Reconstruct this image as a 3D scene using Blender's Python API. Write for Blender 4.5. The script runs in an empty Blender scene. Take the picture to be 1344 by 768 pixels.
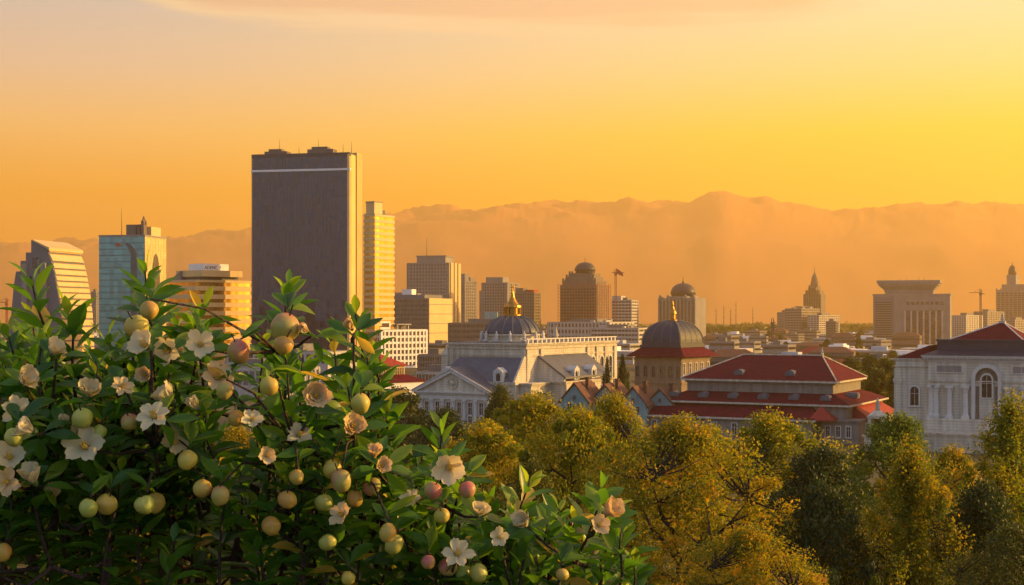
import bpy, bmesh, math, random
import numpy as np
from mathutils import Vector, Matrix, noise

R = math.radians
S = bpy.context.scene
COL = S.collection
random.seed(4)

# ------------------------------------------------------------------ camera, sky, sun, exposure
F, CX, HY, H = 1866.67, 672.0, 415.0, 32.0        # focal length in photo pixels, optical axis, horizon line, eye height
cam = bpy.data.cameras.new("camera")
camo = bpy.data.objects.new("camera", cam)
COL.objects.link(camo)
cam.lens, cam.sensor_width = 50, 36
cam.shift_y = 31 / 1344
cam.clip_start, cam.clip_end = 0.05, 60000
camo.location = (0, 0, H)
camo.rotation_euler = (R(90), 0, 0)
S.camera = camo

SUN_AZ, SUN_EL = R(80), R(13)                     # azimuth from +Y towards +X
SUND = Vector((math.cos(SUN_EL) * math.sin(SUN_AZ), math.cos(SUN_EL) * math.cos(SUN_AZ), math.sin(SUN_EL)))

def lin(r, g, b):
    f = lambda c: ((c / 255 + 0.055) / 1.055) ** 2.4 if c > 10 else c / 255 / 12.92
    return (f(r), f(g), f(b), 1)

world = bpy.data.worlds.new("World")
S.world = world
world.use_nodes = True
wn, wl = world.node_tree.nodes, world.node_tree.links
wn.clear()
def N(t, **k):
    n = wn.new(t)
    for a, b in k.items():
        setattr(n, a, b)
    return n
def math_(op, a, b=None, c=None, clamp=False):
    n = N('ShaderNodeMath', operation=op, use_clamp=clamp)
    for i, v in enumerate((a, b, c)):
        if v is None: continue
        if isinstance(v, (int, float)): n.inputs[i].default_value = v
        else: wl.new(v, n.inputs[i])
    return n.outputs[0]
def smooth(v, a, b):
    n = N('ShaderNodeMapRange', interpolation_type='SMOOTHSTEP')
    wl.new(v, n.inputs[0]); n.inputs[1].default_value = a; n.inputs[2].default_value = b
    return n.outputs[0]
def ramp(v, stops):
    n = N('ShaderNodeValToRGB')
    e = n.color_ramp.elements
    while len(e) < len(stops): e.new(0.5)
    for i, (p, c) in enumerate(stops):
        e[i].position = p; e[i].color = c
    wl.new(v, n.inputs[0])
    return n.outputs[0]
def mix(f, a, b, bt='MIX'):
    n = N('ShaderNodeMix', data_type='RGBA', blend_type=bt)
    for i, v in ((0, f), (6, a), (7, b)):
        if isinstance(v, (int, float)): n.inputs[i].default_value = v
        elif isinstance(v, tuple): n.inputs[i].default_value = v
        else: wl.new(v, n.inputs[i])
    return n.outputs[2]
tc = N('ShaderNodeTexCoord')
sep = N('ShaderNodeSeparateXYZ')
wl.new(tc.outputs['Generated'], sep.inputs[0])
dx, dy, dz = sep.outputs
el = math_('MULTIPLY', dz, 1 / 0.6, clamp=True)
K = 0.6
SKYL = [(0.00, lin(245, 130, 50)), (0.056 / K, lin(250, 146, 20)), (0.083 / K, lin(252, 166, 12)), (0.126 / K, lin(248, 206, 146)),
        (0.169 / K, lin(214, 206, 200)), (0.215 / K, lin(174, 196, 214)), (0.36 / K, lin(180, 175, 175)), (0.95, lin(120, 135, 165))]
SKYR = [(0.00, lin(250, 150, 10)), (0.056 / K, lin(255, 190, 2)), (0.083 / K, lin(255, 208, 0)), (0.126 / K, lin(255, 232, 75)),
        (0.169 / K, lin(250, 238, 172)), (0.215 / K, lin(244, 240, 212)), (0.36 / K, lin(215, 200, 175)), (0.95, lin(130, 140, 165))]
grad = mix(smooth(dx, -0.36, 0.27), ramp(el, SKYL), ramp(el, SKYR))
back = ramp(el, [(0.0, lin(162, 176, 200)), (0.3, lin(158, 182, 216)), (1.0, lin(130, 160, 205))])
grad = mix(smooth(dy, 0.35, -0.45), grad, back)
# cloud streak high in the sky ahead
mp = N('ShaderNodeMapping'); mp.inputs['Scale'].default_value = (3.2, 3.2, 48.0)
wl.new(tc.outputs['Generated'], mp.inputs[0])
nz = N('ShaderNodeTexNoise'); nz.inputs['Scale'].default_value = 1.0; nz.inputs['Detail'].default_value = 7; nz.inputs['Roughness'].default_value = 0.55
wl.new(mp.outputs[0], nz.inputs[0])
edge = math_('ADD', dz, math_('MULTIPLY', math_('SUBTRACT', nz.outputs[0], 0.5), 0.042))
lat = math_('MULTIPLY', smooth(dx, -0.33, -0.18), smooth(dx, 0.36, 0.16))
edge = math_('SUBTRACT', edge, math_('MULTIPLY', math_('SUBTRACT', 1.0, lat), 0.03))
body = smooth(edge, 0.1935, 0.2030)
rim = math_('MULTIPLY', body, smooth(edge, 0.209, 0.198))
front = smooth(dy, 0.2, 0.6)
grad = mix(math_('MULTIPLY', math_('MULTIPLY', body, front), 0.7), grad, lin(238, 192, 165))
grad = mix(math_('MULTIPLY', math_('MULTIPLY', rim, front), 0.75), grad, lin(255, 246, 210))
# glow round the low sun, outside the frame to the right
vm = N('ShaderNodeVectorMath', operation='DOT_PRODUCT')
wl.new(tc.outputs['Generated'], vm.inputs[0]); vm.inputs[1].default_value = SUND
glow = math_('POWER', math_('MAXIMUM', vm.outputs['Value'], 0.0), 7.0)
grad = mix(math_('MULTIPLY', glow, 1.0), grad, (2.2, 1.15, 0.25, 1), 'ADD')
sky = N('ShaderNodeTexSky', sky_type='NISHITA')
sky.sun_disc = False
sky.sun_elevation, sky.sun_rotation = SUN_EL, SUN_AZ
sky.air_density, sky.dust_density, sky.ozone_density = 1.0, 4.0, 1.0
bg1 = N('ShaderNodeBackground'); bg1.inputs[1].default_value = 0.05
dusty = math_('MULTIPLY', smooth(dy, -0.35, 0.45), smooth(dz, 0.75, 0.12))      # dust low over the plain ahead filters the blue out of the sky
wl.new(mix(dusty, sky.outputs[0], mix(1.0, sky.outputs[0], (0.95, 0.50, 0.07, 1), 'MULTIPLY')), bg1.inputs[0])
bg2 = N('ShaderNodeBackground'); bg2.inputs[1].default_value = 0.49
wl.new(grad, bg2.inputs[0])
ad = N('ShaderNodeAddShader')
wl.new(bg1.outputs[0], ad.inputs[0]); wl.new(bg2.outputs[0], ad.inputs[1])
wo = N('ShaderNodeOutputWorld')
wl.new(ad.outputs[0], wo.inputs[0])

sl = bpy.data.lights.new("sun", 'SUN')
sl.energy, sl.angle, sl.color = 5.0, R(0.6), (1.0, 0.58, 0.15)
so = bpy.data.objects.new("sun", sl)
so.rotation_euler = (-SUND).to_track_quat('-Z', 'Y').to_euler()
so.location = (200, 0, 300)
COL.objects.link(so)

vs = S.view_settings
vs.view_transform, vs.look, vs.gamma, vs.exposure = 'Standard', 'None', 1.0, 0.85
vs.use_curve_mapping = False
cy = S.cycles
cy.max_bounces, cy.diffuse_bounces, cy.glossy_bounces, cy.transmission_bounces = 5, 3, 2, 3
cy.volume_bounces = 1
cy.use_denoising = True
cy.sample_clamp_indirect = 4

# ------------------------------------------------------------------ helpers
def U(px): return (px - CX) / F
def zat(py, d): return H - (py - HY) / F * d
def at(px, py, d): return Vector((U(px) * d, d, zat(py, d)))

class MB:
    def __init__(s): s.v, s.f = [], []
    def add(s, vs_, fs):
        o = len(s.v)
        s.v += [tuple(p) for p in vs_]
        s.f += [tuple(i + o for i in q) for q in fs]
        return s
    def frustum(s, a, z0, b, z1):
        (x0, x1, y0, y1), (p0, p1, q0, q1) = a, b
        return s.add([(x0, y0, z0), (x1, y0, z0), (x1, y1, z0), (x0, y1, z0), (p0, q0, z1), (p1, q0, z1), (p1, q1, z1), (p0, q1, z1)],
                     [(3, 2, 1, 0), (4, 5, 6, 7), (0, 1, 5, 4), (1, 2, 6, 5), (2, 3, 7, 6), (3, 0, 4, 7)])
    def box(s, x0, x1, y0, y1, z0, z1): return s.frustum((x0, x1, y0, y1), z0, (x0, x1, y0, y1), z1)
    def _prism(s, A, B):
        n = len(A)
        return s.add(A + B, [tuple(range(n)), tuple(range(2 * n - 1, n - 1, -1))] + [(i, (i + 1) % n, n + (i + 1) % n, n + i) for i in range(n)])
    def prism_y(s, P, y0, y1): return s._prism([(x, y0, z) for x, z in P], [(x, y1, z) for x, z in P])
    def prism_x(s, P, x0, x1): return s._prism([(x0, y, z) for y, z in P], [(x1, y, z) for y, z in P])
    def prism_z(s, P, z0, z1): return s._prism([(x, y, z0) for x, y in P], [(x, y, z1) for x, y in P])
    def ring_y(s, O, I, y0, y1):
        n = len(O)
        V = [(x, y0, z) for x, z in O] + [(x, y0, z) for x, z in I] + [(x, y1, z) for x, z in O] + [(x, y1, z) for x, z in I]
        fs = []
        for i in range(n):
            j = (i + 1) % n
            fs += [(i, j, n + j, n + i), (2 * n + i, 2 * n + j, j, i), (n + i, n + j, 3 * n + j, 3 * n + i)]
        return s.add(V, fs)
    def lathe(s, prof, n=24, cx=0, cy=0, a0=0.0):
        V, fs = [], []
        for r, z in prof:
            V += [(cx + r * math.cos(a0 + 2 * math.pi * k / n), cy + r * math.sin(a0 + 2 * math.pi * k / n), z) for k in range(n)]
        for i in range(len(prof) - 1):
            fs += [(i * n + k, i * n + (k + 1) % n, (i + 1) * n + (k + 1) % n, (i + 1) * n + k) for k in range(n)]
        fs += [tuple(range(n))[::-1], tuple(range((len(prof) - 1) * n, len(prof) * n))]
        return s.add(V, fs)
    def tube(s, pts, rads, n=6):
        pts = [Vector(p) for p in pts]
        V, fs = [], []
        a = None
        for i, p in enumerate(pts):
            t = (pts[min(i + 1, len(pts) - 1)] - pts[max(i - 1, 0)]).normalized()
            if a is None: a = t.orthogonal().normalized()
            a = (a - t * a.dot(t)).normalized()
            b = t.cross(a)
            r = rads[i] if hasattr(rads, '__len__') else rads
            V += [tuple(p + (a * math.cos(2 * math.pi * k / n) + b * math.sin(2 * math.pi * k / n)) * r) for k in range(n)]
        for i in range(len(pts) - 1):
            fs += [(i * n + k, i * n + (k + 1) % n, (i + 1) * n + (k + 1) % n, (i + 1) * n + k) for k in range(n)]
        fs += [tuple(range(n))[::-1], tuple(range((len(pts) - 1) * n, len(pts) * n))]
        return s.add(V, fs)
    def mesh(s, name, mat, smooth=False, recalc=True):
        m = bpy.data.meshes.new(name)
        m.from_pydata(s.v, [], s.f)
        if recalc:
            b = bmesh.new(); b.from_mesh(m); bmesh.ops.recalc_face_normals(b, faces=b.faces); b.to_mesh(m); b.free()
        if smooth: m.polygons.foreach_set('use_smooth', [True] * len(m.polygons))
        m.materials.append(mat)
        return m

def link(name, mesh, parent=None, loc=(0, 0, 0), rz=0.0, label=None):
    o = bpy.data.objects.new(name, mesh)
    COL.objects.link(o)
    o.location = loc; o.rotation_euler = (0, 0, rz)
    if parent is not None: o.parent = parent
    if label: o['label'] = label
    return o
def part(name, mb, mat, parent, loc=(0, 0, 0), rz=0.0, label=None, smooth=False):
    return link(name, mb.mesh(name, mat, smooth), parent, loc, rz, label)
def tag(o, label, cat, group=None, kind=None):
    o['label'] = label; o['category'] = cat
    if group: o['group'] = group
    if kind: o['kind'] = kind
    return o
def thing(name, label, cat, loc=(0, 0, 0), rz=0.0, group=None):
    return tag(link(name, None, None, loc, rz), label, cat, group)
def struct(name, mesh):
    o = link(name, mesh); o['kind'] = 'structure'
    return o
def copy_tree(o, parent=None):
    c = o.copy(); COL.objects.link(c)
    if parent is not None: c.parent = parent
    for ch in list(o.children): copy_tree(ch, c)
    return c

def fit(px0, pxc, px1, d, yaw):
    """Width and depth of a yawed box whose front right corner stands at distance d and whose ends line up with the given bearings."""
    cx_, cy_ = U(pxc) * d, d
    c, s_ = math.cos(yaw), math.sin(yaw)
    u0, u1 = U(px0), U(px1)
    W = (cx_ - u0 * cy_) / (c - u0 * s_)
    D = (cx_ - u1 * cy_) / (s_ + u1 * c)
    return W, D, Vector((cx_ - W / 2 * c, cy_ - W / 2 * s_, 0))

# ------------------------------------------------------------------ materials
MATS = {}
def mk(name, col, rough=0.8, var=0.18, scale=0.15, bump=0.0, bscale=None, metal=0.0, spec=0.4, streak=0.0, coat=0.0, courses=0.0, cdepth=0.68):
    m = bpy.data.materials.new(name); m.use_nodes = True
    nt = m.node_tree; n, l = nt.nodes, nt.links
    p = n['Principled BSDF']
    p.inputs['Roughness'].default_value = rough
    p.inputs['Metallic'].default_value = metal
    p.inputs['Specular IOR Level'].default_value = spec
    p.inputs['Coat Weight'].default_value = coat
    t = n.new('ShaderNodeTexCoord')
    a = n.new('ShaderNodeTexNoise'); a.inputs['Scale'].default_value = scale; a.inputs['Detail'].default_value = 6; a.inputs['Roughness'].default_value = 0.65
    l.new(t.outputs['Object'], a.inputs[0])
    mr = n.new('ShaderNodeMapRange'); mr.inputs[1].default_value = 0.25; mr.inputs[2].default_value = 0.75
    mr.inputs[3].default_value = 1 - var; mr.inputs[4].default_value = 1 + var
    l.new(a.outputs[0], mr.inputs[0])
    val = mr.outputs[0]
    if streak:
        mp_ = n.new('ShaderNodeMapping'); mp_.inputs['Scale'].default_value = (1.3, 1.3, 0.10)
        l.new(t.outputs['Object'], mp_.inputs[0])
        b = n.new('ShaderNodeTexNoise'); b.inputs['Scale'].default_value = 0.8; b.inputs['Detail'].default_value = 5
        l.new(mp_.outputs[0], b.inputs[0])
        m2 = n.new('ShaderNodeMapRange'); m2.inputs[1].default_value = 0.35; m2.inputs[2].default_value = 0.7; m2.inputs[3].default_value = 1 - streak; m2.inputs[4].default_value = 1.0
        l.new(b.outputs[0], m2.inputs[0])
        mm = n.new('ShaderNodeMath'); mm.operation = 'MULTIPLY'; l.new(val, mm.inputs[0]); l.new(m2.outputs[0], mm.inputs[1]); val = mm.outputs[0]
    if courses:                                     # rows of tiles, each row a little different
        wv = n.new('ShaderNodeTexWave'); wv.bands_direction = 'Z'; wv.inputs['Scale'].default_value = courses; wv.inputs['Distortion'].default_value = 0.6; wv.inputs['Detail'].default_value = 2
        l.new(t.outputs['Object'], wv.inputs[0])
        m3 = n.new('ShaderNodeMapRange'); m3.inputs[3].default_value = cdepth; m3.inputs[4].default_value = 1.12; l.new(wv.outputs['Fac'], m3.inputs[0])
        mm = n.new('ShaderNodeMath'); mm.operation = 'MULTIPLY'; l.new(val, mm.inputs[0]); l.new(m3.outputs[0], mm.inputs[1]); val = mm.outputs[0]
    vm_ = n.new('ShaderNodeVectorMath'); vm_.operation = 'SCALE'; vm_.inputs[0].default_value = col[:3]
    l.new(val, vm_.inputs['Scale'])
    l.new(vm_.outputs[0], p.inputs['Base Color'])
    if bump:
        bn = n.new('ShaderNodeTexNoise'); bn.inputs['Scale'].default_value = bscale or scale * 6; bn.inputs['Detail'].default_value = 4
        l.new(t.outputs['Object'], bn.inputs[0])
        bp = n.new('ShaderNodeBump'); bp.inputs['Strength'].default_value = bump; bp.inputs['Distance'].default_value = 0.3
        l.new(bn.outputs[0], bp.inputs['Height']); l.new(bp.outputs[0], p.inputs['Normal'])
    return m

def mk_glass(name, col, pane=(1.5, 3.6), rough=0.12, metal=0.0, spec=0.8, wob=0.012, var=0.35):
    """Curtain wall: every pane has its own slight tilt and tint."""
    m = mk(name, col, rough, 0.05, 0.05, metal=metal, spec=spec)
    n, l = m.node_tree.nodes, m.node_tree.links
    p = n['Principled BSDF']
    t = n.new('ShaderNodeTexCoord')
    mp_ = n.new('ShaderNodeVectorMath'); mp_.operation = 'DIVIDE'; mp_.inputs[1].default_value = (pane[0], pane[0], pane[1])
    l.new(t.outputs['Object'], mp_.inputs[0])
    fl = n.new('ShaderNodeVectorMath'); fl.operation = 'FLOOR'; l.new(mp_.outputs[0], fl.inputs[0])
    wn_ = n.new('ShaderNodeTexWhiteNoise'); wn_.noise_dimensions = '3D'; l.new(fl.outputs[0], wn_.inputs['Vector'])
    mr = n.new('ShaderNodeMapRange'); mr.inputs[3].default_value = 1 - var; mr.inputs[4].default_value = 1 + var
    l.new(wn_.outputs['Value'], mr.inputs[0])
    sc = n.new('ShaderNodeVectorMath'); sc.operation = 'SCALE'; sc.inputs[0].default_value = col[:3]; l.new(mr.outputs[0], sc.inputs['Scale'])
    l.new(sc.outputs[0], p.inputs['Base Color'])
    ge = n.new('ShaderNodeNewGeometry')
    s1 = n.new('ShaderNodeVectorMath'); s1.operation = 'SUBTRACT'; l.new(wn_.outputs['Color'], s1.inputs[0]); s1.inputs[1].default_value = (.5, .5, .5)
    s2 = n.new('ShaderNodeVectorMath'); s2.operation = 'SCALE'; s2.inputs['Scale'].default_value = wob * 2; l.new(s1.outputs[0], s2.inputs[0])
    s3 = n.new('ShaderNodeVectorMath'); s3.operation = 'ADD'; l.new(ge.outputs['Normal'], s3.inputs[0]); l.new(s2.outputs[0], s3.inputs[1])
    s4 = n.new('ShaderNodeVectorMath'); s4.operation = 'NORMALIZE'; l.new(s3.outputs[0], s4.inputs[0])
    l.new(s4.outputs[0], p.inputs['Normal'])
    return m

def mk_leaf(name, stops, rough=0.55, trans=0.35, tcol=1.6, spec=0.35):
    m = bpy.data.materials.new(name); m.use_nodes = True
    n, l = m.node_tree.nodes, m.node_tree.links
    p = n['Principled BSDF']
    at_ = n.new('ShaderNodeAttribute'); at_.attribute_name = 'tint'
    oi = n.new('ShaderNodeObjectInfo')
    ad_ = n.new('ShaderNodeMath'); ad_.operation = 'MULTIPLY_ADD'; ad_.inputs[1].default_value = 0.16; 
    l.new(oi.outputs['Random'], ad_.inputs[0])
    sb = n.new('ShaderNodeMath'); sb.operation = 'SUBTRACT'; l.new(at_.outputs['Fac'], sb.inputs[0]); sb.inputs[1].default_value = 0.08
    l.new(sb.outputs[0], ad_.inputs[2])
    cr = n.new('ShaderNodeValToRGB'); e = cr.color_ramp.elements
    while len(e) < len(stops): e.new(0.5)
    for i, (q, c) in enumerate(stops): e[i].position = q; e[i].color = (*c, 1)
    l.new(ad_.outputs[0], cr.inputs[0])
    l.new(cr.outputs[0], p.inputs['Base Color'])
    p.inputs['Roughness'].default_value = rough
    p.inputs['Specular IOR Level'].default_value = spec
    tr = n.new('ShaderNodeBsdfTranslucent')
    sc = n.new('ShaderNodeVectorMath'); sc.operation = 'MULTIPLY'; sc.inputs[1].default_value = (tcol * 1.05, tcol, tcol * 0.5); l.new(cr.outputs[0], sc.inputs[0]); l.new(sc.outputs[0], tr.inputs[0])
    mx = n.new('ShaderNodeMixShader'); mx.inputs[0].default_value = trans
    l.new(p.outputs[0], mx.inputs[1]); l.new(tr.outputs[0], mx.inputs[2])
    l.new(mx.outputs[0], n['Material Output'].inputs[0])
    return m

STONE = mk('pale_stone', (0.60, 0.54, 0.42), 0.85, 0.18, 0.25, 0.3, 2.0, streak=0.36, courses=.45, cdepth=.95)
STONE_W = mk('white_render', (0.62, 0.57, 0.47), 0.8, 0.14, 0.3, 0.3, 2.0, streak=0.34, courses=.45, cdepth=.95)
STONE_D = mk('dark_stone', (0.20, 0.175, 0.15), 0.85, 0.2, 0.3, 0.3, 2.0, streak=0.3)
TRIM = mk('stone_trim', (0.60, 0.59, 0.56), 0.75, 0.1, 0.4, 0.2, 3.0, streak=0.15)
SLATE = mk('slate', (0.075, 0.09, 0.12), 0.45, 0.3, 0.5, 0.3, 1.6, spec=0.5)
DOME = mk('dark_lead', (0.022, 0.032, 0.058), 0.5, 0.35, 0.3, 0.2, 1.0, spec=0.3)
RED = mk('red_roof', (0.115, 0.002, 0.022), 0.75, 0.28, 0.5, 0.35, 2.2, streak=0.3, spec=.08, courses=1.3)
REDL = mk('orange_red_roof', (0.28, 0.02, 0.02), 0.75, 0.25, 0.5, 0.3, 2.0)
TILE = mk('brown_tile', (0.13, 0.055, 0.038), 0.85, 0.5, 1.1, 0.6, 3.0, courses=1.6)
GOLD = mk('gilding', (0.46, 0.24, 0.05), 0.42, 0.1, 1.0, metal=1.0)
TURQ = mk('turquoise_render', (0.20, 0.36, 0.37), 0.8, 0.2, 0.4, 0.2, 2.0, streak=0.3)
PANE = mk('dark_window', (0.02, 0.022, 0.026), 0.12, 0.3, 0.5, spec=0.7)
FRAME = mk('grey_frame', (0.25, 0.25, 0.25), 0.6)
CONC = mk('grey_concrete', (0.26, 0.25, 0.25), 0.85, 0.2, 0.08, streak=0.2)
CONC_D = mk('brown_concrete', (0.17, 0.14, 0.125), 0.85, 0.2, 0.08, streak=0.2)
CONC_L = mk('light_concrete', (0.48, 0.46, 0.43), 0.8, 0.14, 0.08, streak=0.2)
CREAM = mk('sunny_cream_panel', (0.66, 0.47, 0.22), 0.6, 0.1, 0.06, streak=0.12)  # cream turned golden so the colour carries low sunlight on lit faces
BRONZE = mk('sunlit_bronze_fin', (0.80, 0.52, 0.20), 0.42, 0.15, 0.05, metal=0.1)  # bronze brightened; the sun's gold is put into the fin colour
STEEL = mk('dark_steel', (0.06, 0.06, 0.065), 0.5, 0.2, 0.5)
RUST = mk('red_steel', (0.35, 0.07, 0.04), 0.6, 0.2, 0.5)
WHITEP = mk('white_paint', (0.75, 0.74, 0.72), 0.6, 0.08, 0.2)
ROOFG = mk('grey_roof', (0.16, 0.16, 0.165), 0.8, 0.25, 0.2, streak=0.1)
G_DARK = mk_glass('dark_glass', (0.006, 0.016, 0.048), (1.9, 3.3), 0.07, wob=0.010, spec=.8, var=.35)
G_TEAL = mk_glass('teal_glass', (0.09, 0.34, 0.35), (2.4, 3.4), 0.25, metal=0.1, wob=0.02, var=0.25)
G_GOLD = mk_glass('sun_gold_glass', (0.60, 0.33, 0.07), (2.4, 3.4), 0.18, metal=0.75, wob=0.03, var=0.25)  # golden light of the sunward tower sides painted into the glass tint
G_GREY = mk_glass('grey_glass', (0.05, 0.052, 0.06), (2.2, 3.4), 0.18, wob=0.02)
G_MAUVE = mk('blue_grey_panel', (0.12, 0.135, 0.165), 0.5, 0.2, 0.05)

# ------------------------------------------------------------------ ground, hills, haze
TP = [(-400, H - 1.5), (0, H - 1.72), (5, H - 1.85), (12, H - 4.0), (40, H - 12.0), (80, H - 21.5), (150, 4.6), (280, 0.3), (330, 0.0), (20000, 0.0)]
def ground_z(x, y):
    for (a, za), (b, zb) in zip(TP, TP[1:]):
        if y <= b:
            t = max(0.0, (y - a) / (b - a))
            z = za + (zb - za) * t
            break
    if 8 < y < 300: z += 0.5 * noise.noise(Vector((x * 0.05, y * 0.05, 0))) * min(1, (y - 8) / 20)
    return z
ys = [-400, -100, -20, -5, 0, 2, 4, 5, 6, 8, 10, 12, 15, 20, 26, 33, 40, 50, 60, 70, 80, 95, 110, 130, 150, 180, 210, 240, 280, 330, 420, 550, 750, 1000, 1500, 2500, 4000, 7000, 14000]
xs = sorted(set([s * v for s in (1, -1) for v in (0, 2, 4, 7, 11, 16, 23, 32, 44, 60, 85, 120, 170, 250, 400, 700, 1200, 2200, 4000, 8500)]))
V = [(x, y, ground_z(x, y)) for y in ys for x in xs]
nx = len(xs)
Fc = [(j * nx + i, j * nx + i + 1, (j + 1) * nx + i + 1, (j + 1) * nx + i) for j in range(len(ys) - 1) for i in range(nx - 1)]
GRD = mk('ground_cover', (0.065, 0.062, 0.03), 0.95, 0.6, 0.02, 0.5, 0.6)
struct('ground', MB().add(V, Fc).mesh('ground', GRD, True))

RIDGE = [(-700, 322), (-300, 330), (0, 319), (20, 315), (60, 321), (100, 312), (130, 314), (180, 310), (225, 312), (250, 306), (290, 303), (330, 299), (400, 292), (470, 284), (520, 277), (580, 269),
         (610, 273), (640, 271), (700, 267), (760, 261), (800, 266), (850, 262), (905, 264), (930, 254), (945, 248), (960, 252), (985, 259), (1010, 262), (1050, 268), (1100, 276), (1150, 272), (1200, 267), (1250, 264), (1300, 268), (1344, 267), (1700, 280), (2100, 300)]
def ridge_y(px):
    for (a, ya), (b, yb) in zip(RIDGE, RIDGE[1:]):
        if px <= b:
            t = (px - a) / (b - a); return ya + (yb - ya) * t
    return 300
def mountain_mesh():
    """Foothills and a main range as one height field; each bearing is scaled gently so the skyline follows the ridge."""
    DR = 10000.0
    px = np.arange(-650, 2060, 2.5)
    ts = np.concatenate([np.linspace(0, .8, 22), np.linspace(.82, 1.25, 26), np.linspace(1.3, 1.42, 4)])
    Y = 6000 + (DR - 6000) * ts
    Zm = np.zeros((len(ts), len(px)))
    hz_ = np.array([(HY - ridge_y(p)) / F * DR + H for p in px])
    hz_ = np.convolve(np.pad(hz_, 12, 'edge'), np.hanning(27)[1:-1] / np.hanning(27).sum(), 'valid')
    for j, (t, y) in enumerate(zip(ts, Y)):
        e = math.sin(math.pi / 2 * min(1, t / 1.02)) ** 1.6 if t <= 1.02 else math.cos(math.pi / 2 * min(1, (t - 1.02) / .42)) ** .8
        foot = math.exp(-((t - .38) / .13) ** 2)
        for i, p in enumerate(px):
            x = U(p) * y
            r1 = noise.ridged_multi_fractal(Vector((x * .0010, y * .0010, 1.7)), .9, 2.1, 6, 1.0, 2.0) - 1.0
            f1 = noise.fractal(Vector((x * .0009, y * .0006, 6.1)), .9, 2.0, 5)
            Zm[j, i] = hz_[i] * .93 * e + r1 * (16 + 50 * e ** 6) + noise.fractal(Vector((x * .0045, y * .0045, 2.2)), .8, 2.1, 5) * 40 * e ** 5 + foot * (40 + 30 * f1)
    Zm[0] = -5
    ang = ((Zm - H) / Y[:, None]).max(0)
    want = (hz_ - H) / DR
    k = np.convolve(np.pad(want / ang, 40, 'edge'), np.hanning(83)[1:-1] / np.hanning(83).sum(), 'valid')
    Zm = np.where(Zm > 0, Zm * k[None, :], Zm)
    V = [(U(p) * y, y, Zm[j, i]) for j, y in enumerate(Y) for i, p in enumerate(px)]
    n_ = len(px)
    Fq = [(j * n_ + i, j * n_ + i + 1, (j + 1) * n_ + i + 1, (j + 1) * n_ + i) for j in range(len(Y) - 1) for i in range(n_ - 1)]
    return MB().add(V, Fq).mesh('mountains', mk('mountain_rock', (0.42, 0.16, 0.07), 0.95, 0.06, 0.0006), True, False)
struct('mountains', mountain_mesh())

HAZE_TOP, HAZE_D = 1120.0, 1.15e-4
hm = bpy.data.materials.new('haze'); hm.use_nodes = True
hn, hl = hm.node_tree.nodes, hm.node_tree.links
hn.remove(hn['Principled BSDF'])
pv = hn.new('ShaderNodeVolumePrincipled')
pv.inputs['Color'].default_value = (1.0, 0.72, 0.25, 1)
pv.inputs['Density'].default_value = HAZE_D
pv.inputs['Anisotropy'].default_value = 0.45
hl.new(pv.outputs[0], hn['Material Output'].inputs['Volume'])
hz = link('haze', MB().box(-9000, 9000, -500, 14500, -6, 1120).mesh('haze', hm))
hz['kind'] = 'stuff'

# ------------------------------------------------------------------ generic city blocks
def tower(name, label, cat, px0, pxc, px1, ptop, d, yaw, wall, glass, floors, bays=(8, 6), sp=0.45, pier=0.3, group=None, band_label=None, roof=True, D=None, cap=1.2):
    """A block with one window band per floor between spandrels and piers; returns (empty, W, D, height)."""
    W, D_, loc = fit(px0, pxc, px1, d, R(yaw))
    if D: D_ = D
    h = zat(ptop, d)
    t = thing(name, label, cat, loc, R(yaw), group)
    fh = (h - cap) / floors
    hw = W / 2
    m = MB().box(-hw + .7, hw - .7, .7, D_ - .7, 0, h - cap - .1)
    for k in range(floors):
        m.box(-hw, hw, 0, D_, k * fh, k * fh + fh * sp)
    m.box(-hw, hw, 0, D_, h - cap, h)
    pr = 0.12
    if pier > 0:
        for nb, along in ((bays[0], W), (bays[1], D_)):
            for k in range(nb + 1):
                w_ = along / nb * pier * (1.4 if k in (0, nb) else 1)
                c = min(max(-along / 2 + along * k / nb, -along / 2 + w_ / 2 - pr), along / 2 - w_ / 2 + pr)
                if along is W:
                    m.box(c - w_ / 2, c + w_ / 2, -pr, .8, 0, h - cap * .3)
                    m.box(c - w_ / 2, c + w_ / 2, D_ - .8, D_ + pr, 0, h - cap * .3)
                else:
                    m.box(hw - .8, hw + pr + .02, D_ / 2 + c - w_ / 2, D_ / 2 + c + w_ / 2, 0, h - cap * .3)
                    m.box(-hw - pr - .02, -hw + .8, D_ / 2 + c - w_ / 2, D_ / 2 + c + w_ / 2, 0, h - cap * .3)
    part('wall', m, wall, t)
    gm = MB().box(-hw + .35, hw - .35, .35, D_ - .35, -.05, fh * (1 - sp) + .05).mesh('window_band', glass)
    k0 = max(0, int((zat(520, d)) / fh))
    for k in range(k0, floors): link('window_band', gm, t, (0, 0, k * fh + fh * sp))
    if roof:
        part('roof', MB().box(-hw + .5, hw - .5, .5, D_ - .5, h, h + .25).box(-hw * .5, hw * .35, D_ * .3, D_ * .7, h + .25, h + 3.2), ROOFG, t)
    return t, W, D_, h

def roof_bits(t, W, D, h, rnd, n=4, mat=CONC):
    for k in range(n):
        w_, e, b = rnd.uniform(2, W * .18), rnd.uniform(2, D * .2), rnd.uniform(1.2, 3)
        x, y = rnd.uniform(-W * .38, W * .38), rnd.uniform(D * .15, D * .8)
        part('rooftop_unit', MB().box(x - w_ / 2, x + w_ / 2, y - e / 2, y + e / 2, h + .2, h + b).box(x - w_ / 2 - .15, x + w_ / 2 + .15, y - e / 2 - .15, y + e / 2 + .15, h + b, h + b + .25), mat, t)
def mast(t, x, y, z0, z1, r=.25, mat=STEEL):
    part('antenna_mast', MB().tube([(x, y, z0), (x, y, (z0 + z1) / 2), (x, y, z1)], [r, r * .7, r * .3], 6), mat, t)

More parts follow.
